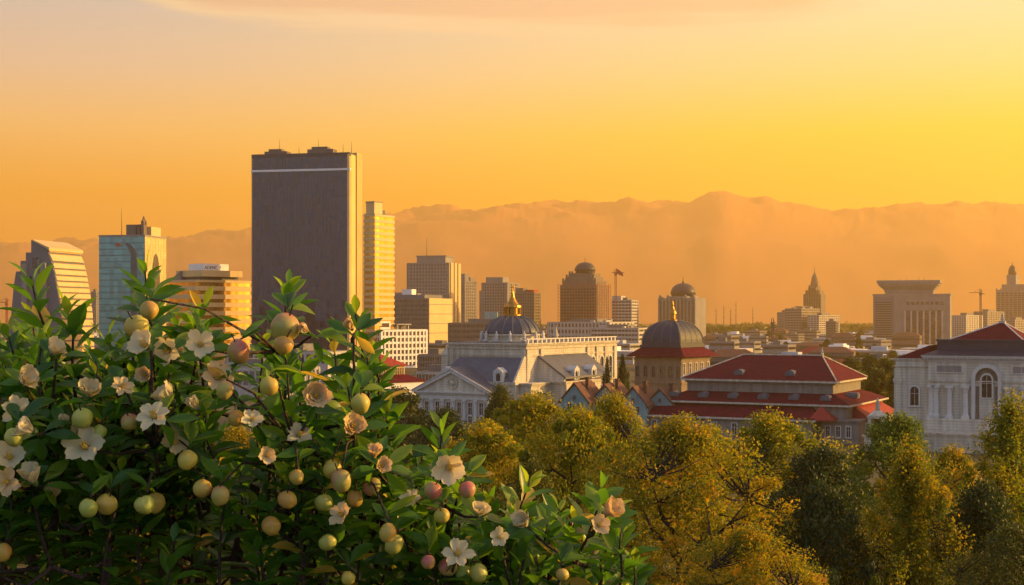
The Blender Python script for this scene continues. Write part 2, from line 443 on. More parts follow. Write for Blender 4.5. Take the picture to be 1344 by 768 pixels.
# --- dark glass slab
rn = random.Random(2)
W, D, loc = fit(330, 459, 475, 680, R(-12))
h = zat(203, 680)
t = thing('glass_tower', 'tallest tower, broad slab of dark glass with right edge coloured as golden sunlight', 'tower', loc, R(-12))
hw = W / 2
part('core', MB().box(-hw + .5, hw - .5, .5, D * .43, 0, h - 1).box(-hw + 6, hw - 1.0, D * .43, D * .55, 0, h - 3).box(-hw + 3, hw - .5, D * .55, D - .5, 0, h + 2), STEEL, t)
part('curtain_wall', MB().box(-hw + .2, hw - 1.2, .2, .5, 0, h - 7.5).box(-hw + .2, hw - 1.2, .2, .5, h - 6.3, h - .4), G_DARK, t)
m = MB()
for k in range(29): m.box(-hw + k * (W - 1.2) / 28 - .07, -hw + k * (W - 1.2) / 28 + .07, .15, .2, 0, h - .5)
part('mullions', m, mk('dark_mullion', (.008, .016, .045), .4), t)
part('white_band', MB().box(-hw - .2, hw + .2, -.25, D * .43, h - 7.4, h - 6.4), WHITEP, t)
part('parapet', MB().box(-hw, hw, 0, D * .43, h - .5, h + 1.2), STEEL, t)
m = MB().box(hw - 1.2, hw, -.1, 1.4, 0, h + .4)
m2 = MB()
ya = 1.4
for k in range(7):
    yb = 1.4 + (D * .43 - 1.4) * (k + 1) / 7
    m.box(hw - .5, hw + .25, yb - .9, yb, 0, h + .3); m2.box(hw - .5, hw, ya, yb - .9, 0, h - .4); ya = yb
for k in range(5):
    y0 = D * .55 + D * .45 * k / 5
    m.box(hw - .5, hw + .25, y0, y0 + 1.1, 0, h + 2.2); m2.box(hw - .5, hw - .02, y0 + 1.1, y0 + D * .45 / 5, 0, h + 2)
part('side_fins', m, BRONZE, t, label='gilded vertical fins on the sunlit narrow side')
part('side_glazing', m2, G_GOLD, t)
for x0, x1, zz in ((-hw * .78, -hw * .32, 4), (hw * .1, hw * .62, 4.6)):
    part('plant_room', MB().box(x0, x1, 3, 9, h + 1, h + zz - 1.2).box(x0 + 2, x1 - 3, 3.5, 8, h + zz - 1.2, h + zz), CONC_D, t)
for x, zz in ((-hw * .5, 9), (-hw * .1, 5), (hw * .3, 8.5), (hw * .8, 6), (hw * .97, 7)): mast(t, x, 5, h + 1, h + zz, .16)

# --- green glass tower
W, D, loc = fit(130, 190, 218, 780, R(-10))
h = zat(308, 780)
t = thing('glass_tower', 'green glass tower with a dark oval window and rooftop machinery', 'tower', loc, R(-10))
hw = W / 2
part('core', MB().box(-hw + .5, hw - .5, .5, D - .5, 0, h - .3), STEEL, t)
part('curtain_wall', MB().box(-hw, hw - .3, 0, .5, 0, h - 1), G_TEAL, t)
part('side_glazing', MB().box(hw - .5, hw, .3, D, 0, h - 1), mk_glass('sun_pale_glass', (.62, .50, .24), (2.4, 3.4), .3, metal=.2, var=.2), t, label='sunlit amber side glazing')  # this side's glass tint carries the golden sunlight
m, ms = MB(), MB()
for k in range(1, 22):
    z = h - 1 - k * 3.4
    if z < 8: break
    m.box(-hw - .08, hw - .3, -.12, 0, z - .22, z + .22); ms.box(hw, hw + .12, .3, D, z - .25, z + .25)
for k in range(9): ms.box(hw, hw + .08, .3 + (D - .3) * k / 8 - .18, .3 + (D - .3) * k / 8 + .18, 0, h - 1) if k < 8 else None
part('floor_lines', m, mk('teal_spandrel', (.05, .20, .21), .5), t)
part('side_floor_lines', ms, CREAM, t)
part('parapet', MB().box(-hw - .2, hw + .2, -.2, D + .2, h - 1, h), CONC, t)
q_ = lambda px, py: (-hw + (px - 130) / 60 * W, zat(py, 780))
part('curved_recess', MB().prism_y([q_(172, 475), q_(172, 334), q_(168, 325), q_(164, 320), q_(167, 318.5), q_(172, 321), q_(178, 329), q_(180, 338), q_(180, 475)], -.2, .05), mk('recess_grey', (.06, .10, .12), .5), t)
part('emblem', MB().prism_y([(q_(156, 321)[0] + 2.4 * math.cos(a), q_(156, 321)[1] + 1.3 * math.sin(a)) for a in [k * math.pi / 8 for k in range(16)]], -.35, 0), CONC, t)
part('emblem_mark', MB().prism_y([(q_(155.4, 321)[0] + 1.1 * math.cos(a), q_(155, 321)[1] + .7 * math.sin(a)) for a in [k * math.pi / 6 for k in range(12)]], -.5, -.35), RUST, t)
el_ = [(D * .5 + D * .19 * math.cos(a), h * .63 + h * .24 * math.sin(a)) for a in [k * math.pi / 16 for k in range(32)]]
part('oval_window', MB().prism_x(el_, hw - .1, hw + .3), G_GREY, t, label='tall dark oval window')
part('plant_room', MB().box(-hw * .02, hw * .42, 6, 16, h, h + 6), CONC_D, t)
part('plant_room', MB().box(hw * .3, hw * .95, D * .35, D * .8, h, h + 5), CREAM, t)
part('chimney', MB().box(hw * .5, hw * .62, 5, 8, h, h + 6).box(hw * .7, hw * .82, 4, 8, h, h + 8).tube([(hw * .66, 6, h + 6), (hw * .75, 6, h + 10.5), (hw * .86, 6, h + 6)], .5, 6), CONC_D, t)
mast(t, -hw * .22, 6, h, h + 15, .2)

# --- stepped tower with a bowed sunlit side
W, D, loc = fit(12, 80, 122, 700, R(-12))
hw = W / 2
k_ = 1100 / F
Z = lambda py: zat(py, 700)
X = lambda px: -hw + (px - 12) / 68 * W
t = thing('stepped_tower', 'grey stepped tower with bowed golden terraces on its right side', 'tower', loc, R(-12))
left = [(12, 475), (12, 440), (15, 410), (18, 375), (21, 356), (27, 356), (27, 342), (34, 342), (34, 331), (41, 331), (41, 315)]
right = [(44, 315), (62, 323), (64, 333), (68, 345), (72, 362), (76, 385), (79, 410), (81, 440), (82, 475)]
prof = [(X(a), Z(b)) for a, b in left] + [(X(a), Z(b)) for a, b in right]
part('wall', MB().prism_y(prof, 0, D), G_MAUVE, t)
m, m2 = MB(), MB()
for (a, b), (a2, b2) in zip(right[1:], right[2:]):
    n_ = max(1, round((b2 - b) / 9))
    for q in range(n_):
        xa = a + (a2 - a) * q / n_; za = b + (b2 - b) * q / n_; zb = b + (b2 - b) * (q + 1) / n_
        xe = a + (a2 - a) * (q + 1) / n_
        hh_ = Z(za) - Z(zb); m.prism_y([(X(xa) - 3, Z(zb) + hh_ * .25), (X(xe) + .35, Z(zb) + hh_ * .25), (X(xa) + .35, Z(za) - .1), (X(xa) - 3, Z(za) - .1)], .6, D - .4)
        m2.box(X(xa) - 3, X(xa) + .05, 1.2, D - 1.2, Z(zb) + .2, Z(za) + .1)
part('terrace', m, CREAM, t, label='golden terrace slabs on the bowed side')  # slabs coloured with the sun's gold on this side only
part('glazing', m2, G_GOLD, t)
for xa, xb in ((30, 36), (47, 52)):
    part('pilaster', MB().box(X(xa), X(xb), -1.2, 0, 0, Z(346 if xa < 40 else 340)), CONC, t)
part('window', MB().box(X(43), X(46), -.3, .2, Z(352), Z(338)), PANE, t)
part('window', MB().box(X(47.5), X(50.5), -1.5, .2, Z(352), Z(338)), PANE, t)
part('roof_slab', MB().prism_y([(X(42), Z(315)), (X(44), Z(314)), (X(66), Z(325)), (X(66), Z(329)), (X(62), Z(325.5))], -1, D + .5), CREAM, t)
part('shaft', MB().box(X(55), X(62), -2, 0, 0, Z(345)), CONC, t)

# --- gold banded office block
t, W, D, h = tower('office_block', 'square office block in gold and cream bands with a sign box on its roof', 'office block', 220, 257, 330, 367, 690, -40, CREAM, G_GOLD, 12, (6, 10), .55, 0.0, roof=False)
hw = W / 2
part('roof_ledge', MB().box(-hw * .75, hw + 1.5, 3, D * .80, h + 1.6, h + 4.7), CREAM, t)
part('recess', MB().box(-hw * .75, hw - 1, 4, D * .78, h, h + 1.6), STEEL, t)
part('sloping_roof', MB().prism_y([(-hw, h), (-hw, h + .5), (-hw * .3, h + 4.6), (-hw * .3, h)], 2, D * .7), G_MAUVE, t)
part('sign_box', MB().box(-hw * .2, hw * .85, 6, D * .62, h + 4.7, h + 8), WHITEP, t)
def glyphs(parent, face_x, y0, y1, z, hgt, mat, seed):
    """The worn sign lettering on the penthouse reads as five capitals and a numeral."""
    cu = bpy.data.curves.new('lettering', 'FONT'); cu.body = 'ADEMC  7'; cu.size = hgt; cu.extrude = .05; cu.align_x = 'CENTER'
    o = bpy.data.objects.new('lettering', cu); COL.objects.link(o)
    dg = bpy.context.evaluated_depsgraph_get()
    me = bpy.data.meshes.new_from_object(o.evaluated_get(dg)); me.name = 'lettering'; me.materials.clear(); me.materials.append(mat)
    bpy.data.objects.remove(o)
    o = link('lettering', me, parent, (face_x + .06, (y0 + y1) / 2, z)); o.rotation_euler = (R(90), 0, R(90))
    return o
glyphs(t, hw * .85, 6, D * .5, h + 5.3, 2.3, STEEL, 1)

# --- banded tower behind the dark slab
t, W, D, h = tower('office_tower', 'slim tower with bright cream bands just right of the dark slab', 'tower', 477, 492, 518, 281, 860, -32, CREAM, G_GOLD, 25, (4, 8), .5, 0.0)
part('plant_room', MB().box(-W * .45, W * .28, 2, D * .5, h, h + 7.4), CREAM, t)
part('roof_ledge', MB().box(-W * .47, W * .30, 1.6, D * .52, h + 7.4, h + 8), CONC, t)

# --- brown slab and white office in front of it
t, W, D, h = tower('office_block', 'wide brown office slab with a plain sunlit end wall', 'office block', 478, 563, 593, 392, 1180, -20, CONC_D, G_GREY, 12, (18, 6), .55, .12)
part('roof_storey', MB().box(-W * .49, W * .42, 2, D * .8, h + .2, h + 3.4), G_MAUVE, t)
part('end_wall', MB().box(W / 2 - .2, W / 2 + .45, -.2, D + .2, 0, h + .4), CREAM, t)  # sunlight on the end wall put into its lighter colour
for k in range(5): part('end_wall_seam', MB().box(W / 2 + .45, W / 2 + .6, 0, D, h - 5 - k * 8, h - 4.4 - k * 8), CONC, t)
part('penthouse', MB().box(W * .05, W * .2, 5, 14, h + 3.4, h + 8), WHITEP, t)
roof_bits(t, W, D, h + 3, rn, 6)

t, W, D, h = tower('office_building', 'white five storey office with square windows below the brown slab', 'office building', 470, 500, 561, 433, 860, -42, WHITEP, G_GREY, 6, (6, 12), .34, .34)
part('roof_pavilion', MB().box(-W * .35, W * .3, D * .05, D * .3, h + .2, h + 5.2), WHITEP, t)
part('pavilion_window', MB().box(W * .3, W * .3 + .15, D * .08, D * .27, h + 1.6, h + 4), PANE, t)
part('roof_frame', MB().box(-W * .2, W * .4, D * .4, D * .7, h + 3, h + 3.5).box(W * .3, W * .35, D * .42, D * .44, h, h + 3).box(W * .3, W * .35, D * .65, D * .67, h, h + 3).box(-W * .2, -W * .15, D * .42, D * .44, h, h + 3), CONC_L, t)

# --- grey high rise and its neighbours
t, W, D, h = tower('high_rise', 'broad grey high rise with a tall roof mast left of the ribbed dome', 'high rise', 534, 589, 605, 345, 1500, -14, CONC, G_GREY, 24, (14, 5), .42, .45)
part('roof_storey', MB().box(-W * .28, W * .40, 3, D * .7, h, h + 7).box(-W * .3, W * .42, 2.6, D * .72, h + 7, h + 8), CONC, t)
for k in range(3): part('end_pier', MB().box(W / 2, W / 2 + 1.2, D * (.1 + .3 * k), D * (.3 + .3 * k), 0, h + .5), CREAM, t)
mast(t, -W * .08, 8, h + 7, h + 28, .3)
t, W, D, h = tower('apartment_tower', 'narrow apartment tower beside the grey high rise', 'tower', 604, 610, 626, 369, 1720, -40, CONC, G_GREY, 20, (3, 6), .4, .4)
part('lift_tower', MB().box(-W * .5, W * .4, 1, D * .35, h, h + 9), CONC, t)
part('lift_tower', MB().box(-W * .2, W * .4, D * .5, D * .8, h, h + 5), CONC, t)
t, W, D, h = tower('high_rise', 'grey twin topped high rise behind the gold spire', 'high rise', 632, 666, 681, 371, 1650, -18, CONC, G_GREY, 21, (10, 5), .4, .4)
part('roof_storey', MB().box(-W * .35, W * .3, 2, D * .6, h, h + 6.5), CONC, t)
part('corner_tower', MB().box(-W * .62, -W * .5, 3, D * .6, 0, h - 9), CONC, t)
t, W, D, h = tower('high_rise', 'brown high rise with a red roofed corner right of the gold spire', 'high rise', 676, 701, 710, 384, 1560, -16, CONC_D, G_GREY, 17, (8, 4), .42, .35)
part('roof_storey', MB().box(W * .1, W * .45, 2, D * .7, h, h + 3), REDL, t)
part('roof_storey', MB().box(-W * .5, -W * .1, 2, D * .7, h, h + 5), CONC_D, t)

t, W, D, h = tower('office_block', 'low brown office block behind the ribbed dome', 'office block', 588, 672, 690, 424, 1100, -15, CONC_D, G_GREY, 6, (14, 3), .45, .1)
part('screen_box', MB().box(W * .05, W * .25, 4, 6, h + 3, h + 8.6), TURQ, t, label='pale turquoise hoarding on the roof')
roof_bits(t, W, D, h, rn, 7, CONC_L)

# --- tower under scaffolding with a dome
W, D, loc = fit(735, 783, 800, 1500, R(-20))
h = zat(374, 1500); hw = W / 2
t = thing('domed_tower', 'brown domed tower wrapped in scaffolding with stepped crown', 'tower', loc, R(-20))
part('wall', MB().box(-hw, hw, 0, D, 0, h), CONC_D, t)
gm = MB().box(-hw + 1, hw - 1, -.15, D - 1, 0, 1.6).mesh('window_band', PANE)
for k in range(18): link('window_band', gm, t, (0, 0, 6 + k * (h - 8) / 18))
m = MB()
for k in range(15):
    x = -hw - 1.6 + (W + 3.2) * k / 14
    m.box(x - .22, x + .22, -2.1, -1.7, 0, h + random.uniform(.5, 3.5))
for k in range(7):
    y = -1.9 + (D + 1) * k / 6
    m.box(hw + 1.4, hw + 1.8, y - .2, y + .2, 0, h + random.uniform(.5, 3.5))
for k in range(20):
    z = 3 + k * (h - 3) / 19
    m.box(-hw - 1.8, hw + 1.8, -2.05, -1.75, z - .15, z + .15); m.box(hw + 1.45, hw + 1.75, -1.9, D, z - .15, z + .15)
part('scaffolding', m, RUST, t)
s1 = MB(); zz = h
for f, dz_ in ((.88, 5), (.74, 4.2), (.62, 3.6)):
    s1.box(-hw * f, hw * f, D / 2 - D / 2 * f, D / 2 + D / 2 * f, zz, zz + dz_)
    for sx in (-1, 1):
        for k in range(2): s1.box(sx * hw * f - .8 - k * sx * 3, sx * hw * f + .8 - k * sx * 3, D / 2 - D / 2 * f - .5, D / 2 - D / 2 * f + 1, zz, zz + dz_ + 2.2)
    zz += dz_
part('stepped_crown', s1, CONC_D, t)
r_ = hw * .54
part('dome', MB().lathe([(r_ * .95, zz), (r_ * .95, zz + 3), (r_ * 1.05, zz + 3.1), (r_ * 1.02, zz + 5), (r_ * .9, zz + 8), (r_ * .65, zz + 10.6), (r_ * .3, zz + 12), (.3, zz + 12.4)], 20, 0, D / 2), DOME, t, smooth=True)
mast(t, 0, D / 2, zz + 12, zz + 17, .35)
t2, W2, D2, h2 = tower('podium_building', 'long pale podium building below the scaffolded dome', 'building', 718, 800, 832, 423, 1400, -18, CONC_L, G_GREY, 4, (18, 6), .4, .4)
roof_bits(t2, W2, D2, h2, rn, 5, CONC_L)
t, W, D, h = tower('apartment_block', 'white high rise slab right of the scaffolded dome', 'high rise', 803, 829, 838, 394, 1600, -14, CONC_L, G_GREY, 14, (6, 3), .5, .12)
part('roof_storey', MB().box(-W * .5, -W * .05, 2, D * .7, h, h + 5), CONC_L, t)
t2, W2, D2, h2 = tower('podium_building', 'low long office with ribbon windows right of the pale podium', 'building', 775, 838, 858, 431, 1280, -14, CONC_L, G_GREY, 5, (14, 3), .5, .08)
roof_bits(t2, W2, D2, h2, rn, 5, CONC_L)

def crane(px, d, ptop, pbase, jl, jr, label, mat=RUST, flag=False, lift=0.0):
    z0, z1 = zat(pbase, d), zat(ptop, d)
    p = at(px, pbase, d)
    t = thing('tower_crane', label, 'crane', (p.x, d, 0))
    m = MB()
    for sx in (-.8, .8):
        for sy in (-.8, .8): m.box(sx - .2, sx + .2, sy - .2, sy + .2, 0, z1)
    k = 0; z = 0
    while z < z1 - 3:
        m.tube([(-.8, -.8, z), (.8, -.8, z + 3)], .14, 4); m.tube([(.8, .8, z), (-.8, .8, z + 3)], .14, 4); m.tube([(.8, -.8, z), (.8, .8, z + 3)], .14, 4)
        z += 3
    part('mast', m, mat, t)
    zj = z1 - 4
    m = MB().tube([(-jl, 0, zj), (0, 0, zj + .3), (jr, 0, zj + lift)], [.35, .5, .3], 5).tube([(-jl * .7, 0, zj), (0, 0, z1 + 1), (jr * .75, 0, zj + lift * .75)], [.15, .2, .15], 5)
    part('jib', m, mat, t)
    part('cab', MB().box(-1.4, 1.4, -1.6, 1.2, zj - 3, zj - .5), mat, t)
    if flag: part('counterweight', MB().prism_y([(1, z1 - 5), (8, z1 - 8), (7.5, z1 - 4), (1, z1 + .5)], -.6, .6), mat, t)
    return t
crane(808, 1500, 353, 392, 4, 9, 'short red tower crane over the white high rise slab', flag=True)
crane(1287, 1750, 380, 412, 14, 5, 'thin dark tower crane before the rightmost domed tower', STEEL, lift=-2)
crane(9, 1500, 392, 440, 14, 2, 'red tower crane peeping out left of the stepped tower', RUST, lift=3)
crane(1014, 1250, 418, 450, 2, 3, 'slender pole crane standing in the hazy plain behind the long red roof', STEEL)

# --- twin block with a round dome
W, D, loc = fit(865, 912, 928, 1650, R(-30))
h = zat(391, 1650); hw = W / 2
t = thing('domed_block', 'grey round domed apartment block with turreted corners', 'building', loc, R(-30))
m = MB().box(-hw * .5, hw * .5, 2, D, 0, h + 2)
for sx in (-1, 1): m.box(sx * hw * .72 - hw * .28, sx * hw * .72 + hw * .28, 0, D * .9, 0, h)
for k in range(11):
    x = -hw + W * k / 10
    m.box(x - .9, x + .9, -1.0, .6 if abs(k - 5) > 2 else 3, 0, h + (1.2 if k % 2 else -.4))
part('wall', m, CONC, t)
gm = MB().box(-hw + .6, hw - .6, -.5, D * .5, 0, 1.7).mesh('window_band', G_GREY)
for k in range(19): link('window_band', gm, t, (0, 0, 5 + k * (h - 8) / 19))
for k in range(4): part('turret', MB().lathe([(1.8, h - 3), (1.8, h + 1.5), (1.2, h + 3), (.1, h + 4.2)], 10, (-hw + 1.5, -hw * .5, hw * .5, hw - 1.5)[k], 0), CONC, t, smooth=True)
r_ = hw * .62
part('dome', MB().lathe([(r_ * .98, h + 1), (r_ * .98, h + 4), (r_ * 1.06, h + 4.2), (r_ * 1.04, h + 8), (r_ * .92, h + 12), (r_ * .70, h + 15), (r_ * .4, h + 17), (.4, h + 17.8)], 24, 0, D / 2), DOME, t, smooth=True)
part('finial', MB().lathe([(1.3, h + 17.5), (1.5, h + 19), (.7, h + 20.5), (.5, h + 22), (.05, h + 26)], 8, 0, D / 2), STEEL, t)

# --- spired tower, far
W, D, loc = fit(1055, 1077, 1083, 2400, R(-24))
Zs = lambda py: zat(py, 2400)
hw = W / 2
t = thing('spire_tower', 'slim stepped skyscraper tapering to a needle spire', 'tower', loc, R(-24))
m = MB().box(-hw, hw, 0, D, 0, Zs(388)).box(-hw * .86, hw * .86, D * .07, D * .93, Zs(388), Zs(381)).box(-hw * .55, hw * .55, D * .22, D * .78, Zs(381), Zs(374))
for k in range(8):
    x = -hw + W * k / 7; m.box(x - .7, x + .7, -.8, D + .8, 0, Zs(386 if k in (0, 7) else 382 if k in (1, 6) else 377))
part('wall', m, CONC_D, t)
part('spire', MB().lathe([(hw * .48, Zs(374)), (hw * .48, Zs(370)), (hw * .42, Zs(369.5)), (hw * .34, Zs(364)), (hw * .18, Zs(360)), (.7, Zs(357)), (.15, Zs(349))], 10, 0, D / 2), CONC_D, t)
gm = MB().box(-hw + 1, hw - 1, -.3, D * .5, 0, 1.8).mesh('window_band', PANE)
for k in range(20): link('window_band', gm, t, (0, 0, 12 + k * (Zs(390) - 14) / 20))

# --- office cluster under the spire
tower('office_block', 'grey slab block left of the office cluster under the spire', 'office block', 1020, 1034, 1042, 410, 2050, -25, CONC, G_GREY, 10, (5, 4), .45, .3)
t, W, D, h = tower('office_block', 'dark grey office block below the slim spire with roof plant', 'office block', 1030, 1052, 1076, 405, 1900, -35, CONC, G_GREY, 12, (6, 8), .45, .1)
roof_bits(t, W, D, h, rn, 5)
tower('office_block', 'ribbed pale office wing at the right of the spire cluster', 'office block', 1060, 1075, 1102, 414, 1880, -35, CONC_L, G_GREY, 11, (4, 10), .5, .15)
tower('office_block', 'small dark glazed block at the right end of the spire cluster', 'office block', 1084, 1097, 1100, 422, 1700, -25, G_MAUVE, G_GREY, 8, (5, 2), .3, .2)

# --- monumental block with a flared top
W, D, loc = fit(1146, 1243, 1248, 1600, R(-20))
W, D, loc = fit(1146, 1247, 1249.5, 1600, R(-19.5)); D = 40
Zs = lambda py: zat(py, 1600)
hw = W / 2; sc_ = W / 101
Xs = lambda px: -hw + (px - 1146) * sc_
t = thing('monumental_block', 'massive grey block with tall white columns and flared flat top', 'building', loc, R(-19.5))
part('wall', MB().box(-hw, hw, 0, D, 0, Zs(388)).box(-hw - .6, hw + .6, -.6, D + .6, Zs(388), Zs(385.5)), CONC, t)
part('flared_top', MB().frustum((Xs(1162), Xs(1224), 3, D - 3), Zs(385.5), (Xs(1160), Xs(1226), 2, D - 2), Zs(380)).frustum((Xs(1160), Xs(1226), 2, D - 2), Zs(380), (Xs(1153), Xs(1231), -2, D + 2), Zs(374)).box(Xs(1153), Xs(1232), -2, D + 2, Zs(374), Zs(371.5)).box(Xs(1151), Xs(1234), -3, D + 3, Zs(371.5), Zs(367.5)), CONC, t)
part('left_wing', MB().box(Xs(1147), Xs(1173), -1.5, 0, 0, Zs(390)), G_MAUVE, t)
gm = MB().box(Xs(1149), Xs(1171), -1.75, -1.4, 0, 1.3).mesh('window_band', PANE)
for k in range(16): link('window_band', gm, t, (0, 0, 8 + k * 2.6))
part('colonnade_frame', MB().box(Xs(1186), Xs(1240), -1.2, 0, Zs(407), Zs(392)).box(Xs(1186), Xs(1189), -1.2, 0, 0, Zs(407)).box(Xs(1237), Xs(1240), -1.2, 0, 0, Zs(407)), CONC, t)
part('recessed_glass', MB().box(Xs(1188), Xs(1238), -.2, .1, 0, Zs(408)), G_DARK, t)
for k in range(7):
    x = Xs(1188.5 + k * 8.1)
    part('column', MB().box(x - .9, x + .9, -1.6, -.1, 0, Zs(408)), CONC_L, t)
for k in range(8):
    x = Xs(1190 + k * 6.3); part('window', MB().box(x, x + 3.6, -1.35, -1.1, Zs(400), Zs(396)), PANE, t)
for px in (1181, 1190, 1206, 1213): mast(t, Xs(px), 6, Zs(367.5), Zs(362 + (px % 3)), .2)

# --- rightmost domed tower, far
W, D, loc = fit(1308, 1352, 1362, 2300, R(-30))
Zs = lambda py: zat(py, 2300); hw = W / 2
t = thing('domed_tower', 'hazy stepped tower with small round dome at the right edge', 'tower', loc, R(-30))
m = MB().box(-hw, hw, 0, D, 0, Zs(380)).box(-hw * .72, hw * .9, 4, D * .9, Zs(380), Zs(373))
m.box(-hw * .45, hw * .1, 8, D * .6, Zs(373), Zs(360))
for k in range(9):
    x = -hw + W * k / 8; m.box(x - .8, x + .8, -.9, 1, 0, Zs(378))
part('wall', m, CONC, t)
part('dome', MB().lathe([(hw * .24, Zs(361)), (hw * .25, Zs(356)), (hw * .22, Zs(352)), (hw * .13, Zs(348.5)), (.6, Zs(347)), (.3, Zs(343))], 16, -hw * .17, 16), DOME, t, smooth=True)
gm = MB().box(-hw + 1, hw - 1, -.4, D * .5, 0, 1.9).mesh('window_band', PANE)
for k in range(16): link('window_band', gm, t, (0, 0, 15 + k * (Zs(382) - 16) / 16))
tower('apartment_block', 'stepped grey flats left of the rightmost domed tower', 'flats', 1249, 1268, 1290, 414, 1800, -35, CONC_L, G_GREY, 12, (6, 7), .45, .35)
tower('apartment_block', 'taller grey flats in front of the rightmost domed tower', 'flats', 1278, 1296, 1318, 409, 1900, -35, CONC, G_GREY, 13, (6, 7), .45, .35)
tower('apartment_block', 'grey flats half hidden by the palace roof', 'flats', 1316, 1332, 1352, 420, 1700, -30, CONC, G_GREY, 9, (6, 6), .45, .35)
tower('high_rise', 'narrow grey tower between the stepped and the green tower', 'high rise', 119, 126, 131, 383, 1700, -30, CONC, G_GREY, 18, (3, 3), .4, .4)
tower('warehouse', 'low grey hall with pale roof behind the foot of the dark slab', 'building', 296, 430, 470, 462, 610, -25, CONC_L, G_GREY, 2, (14, 4), .5, .3)
tower('warehouse', 'long low white shed in front of the foot of the dark slab', 'building', 270, 352, 420, 484, 540, -35, CONC_L, G_MAUVE, 1, (10, 10), .5, .2)
tower('market_hall', 'flat roofed hall with a pale canopy left of the cathedral', 'building', 545, 590, 606, 489, 640, -35, CONC_L, G_GREY, 1, (10, 4), .3, .12)
tower('office_building', 'grey flat topped building between white office and cathedral', 'office building', 548, 580, 600, 466, 760, -30, CONC, G_GREY, 3, (10, 5), .4, .3)

# ------------------------------------------------------------------ windows of the landmark buildings
def arch_pts(w, h, arch, n=9):
    if not arch: return [(-w / 2, 0), (w / 2, 0), (w / 2, h), (-w / 2, h)]
    r = w / 2
    return [(-r, 0), (r, 0)] + [(r * math.cos(a), h - r + r * math.sin(a)) for a in [math.pi * k / n for k in range(n + 1)]]
WCACHE = {}
def window(parent, x, y, z, w, h, arch=False, side=False, mat=None, fw=.25, proud=.22, name='window'):
    """A framed window, its sill and its pane; y is the wall face (front) or x the wall face (side)."""
    mat = mat or TRIM
    key = (round(w, 2), round(h, 2), arch, mat.name, fw, proud)
    if key not in WCACHE:
        I, n = arch_pts(w, h, arch), None
        O = [(px * (w + 2 * fw) / w, (pz + fw) if pz > h * .3 else pz - fw * .5) for px, pz in I]
        fr = MB().ring_y(O, I, -proud, .05).box(-w / 2 - fw * 1.4, w / 2 + fw * 1.4, -proud - .12, .05, -fw * .9, -fw * .45)
        fr.box(-.05, .05, -.09, .02, 0, h - .05).box(-w / 2, w / 2, -.085, .02, h * .62, h * .62 + .09)
        WCACHE[key] = (fr.mesh('window', mat), MB().prism_y(I, -.05, .03).mesh('pane', PANE))
    a, b = WCACHE[key]
    o = link(name, a, parent, (x, y, z), R(90) if side else 0)
    link('pane', b, o)
    return o
def cornice(m, x0, x1, y0, y1, z, steps=((.25, .35), (.5, .3), (.8, .35))):
    for pr, hh in steps:
        m.box(x0 - pr, x1 + pr, y0 - pr, y1 + pr, z, z + hh); z += hh
    return z

# ------------------------------------------------------------------ cathedral with the ribbed dome
d0 = 405
W, D, loc = fit(590, 690, 808, d0, R(-30))
hw = W / 2
t = thing('cathedral', 'pale neoclassical cathedral with pediment portico, ribbed dark dome and gold spire', 'cathedral', loc, R(-30))
hb = zat(452, d0)
m = MB().box(-hw, hw, 0, D, 0, hb - 1.4)
cornice(m, -hw, hw, 0, D, hb - 1.4, ((.35, .5), (.2, .4), (.7, .4), (1.0, .35)))
cornice(m, -hw, hw, 0, D, hb - 3.6, ((.2, .3), (.35, .25)))
for y in (.9, 9, 38.6, 45, 51, D - .9): m.box(hw - .4, hw + .5, y - .9, y + .9, 0, hb - 1.5)
for x in (-hw + .8, hw - .8): m.box(x - .8, x + .8, -.5, .3, 0, hb - 1.5)
part('wall', m, STONE, t)
part('flat_roof', MB().box(-hw + .6, hw - .6, .6, D - .6, hb + .2, hb + .5), ROOFG, t)
for y in (42, 48, 54): window(t, hw, y, hb - 13.5, 2.6, 9.0, True, True, fw=.4, proud=.4)
# attic parapet and statues
m = MB()
for k in range(22):
    y = 1 + k * (D - 2) / 21
    m.box(hw - .1, hw + .35, y - .35, y + .35, hb + .2, hb + 1.3)
m.box(hw - .2, hw + .4, 0, D, hb + 1.3, hb + 1.6)
def statue_mesh():
    return MB().box(-.55, .55, -.55, .55, 0, .6).lathe([(.45, .6), (.55, 1.0), (.36, 1.7), (.48, 2.2), (.2, 2.55), (.25, 2.8), (.1, 3.1)], 8).mesh('statue', TRIM, True)
sm_ = statue_mesh()
# dome
cx_, cy_ = 1.0, 13.0
dd = 421
zs, zt, rd = hb + 1.9, zat(414, dd), 37 * dd / F
part('drum', MB().lathe([(rd * 1.1, hb), (rd * 1.1, hb + .9), (rd * .98, hb + 1.0), (rd * .98, hb + 2.2), (rd * 1.05, hb + 2.3), (rd * 1.05, hb + 2.8)], 32, cx_, cy_), STONE, t)
def dprof(k): return (rd * math.cos(k * math.pi / 2 / 10 * .93), zs + .7 + (zt - zs - .7) * math.sin(k * math.pi / 2 / 10 * .93) / math.sin(math.pi / 2 * .93))
part('dome', MB().lathe([dprof(k) for k in range(11)], 36, cx_, cy_), mk('blue_grey_lead', (.045, .058, .085), .5, .3, .4, .2, 1.0), t, smooth=True)
for q in range(18):
    a = 2 * math.pi * q / 18
    part('dome_rib', MB().tube([(cx_ + (r + .05) * math.cos(a), cy_ + (r + .05) * math.sin(a), z) for r, z in [dprof(k) for k in range(11)]], .20, 6), SLATE, t)
part('lantern', MB().lathe([(2.6, zt - .3), (2.6, zt + .3), (2.1, zt + .4), (2.1, zt + 2.2), (2.7, zt + 2.4), (2.6, zt + 2.9), (1.9, zt + 3.3), (1.3, zt + 4.1), (.75, zt + 5.2), (.42, zt + 6.4), (.3, zt + 7.2)], 14, cx_, cy_), GOLD, t)
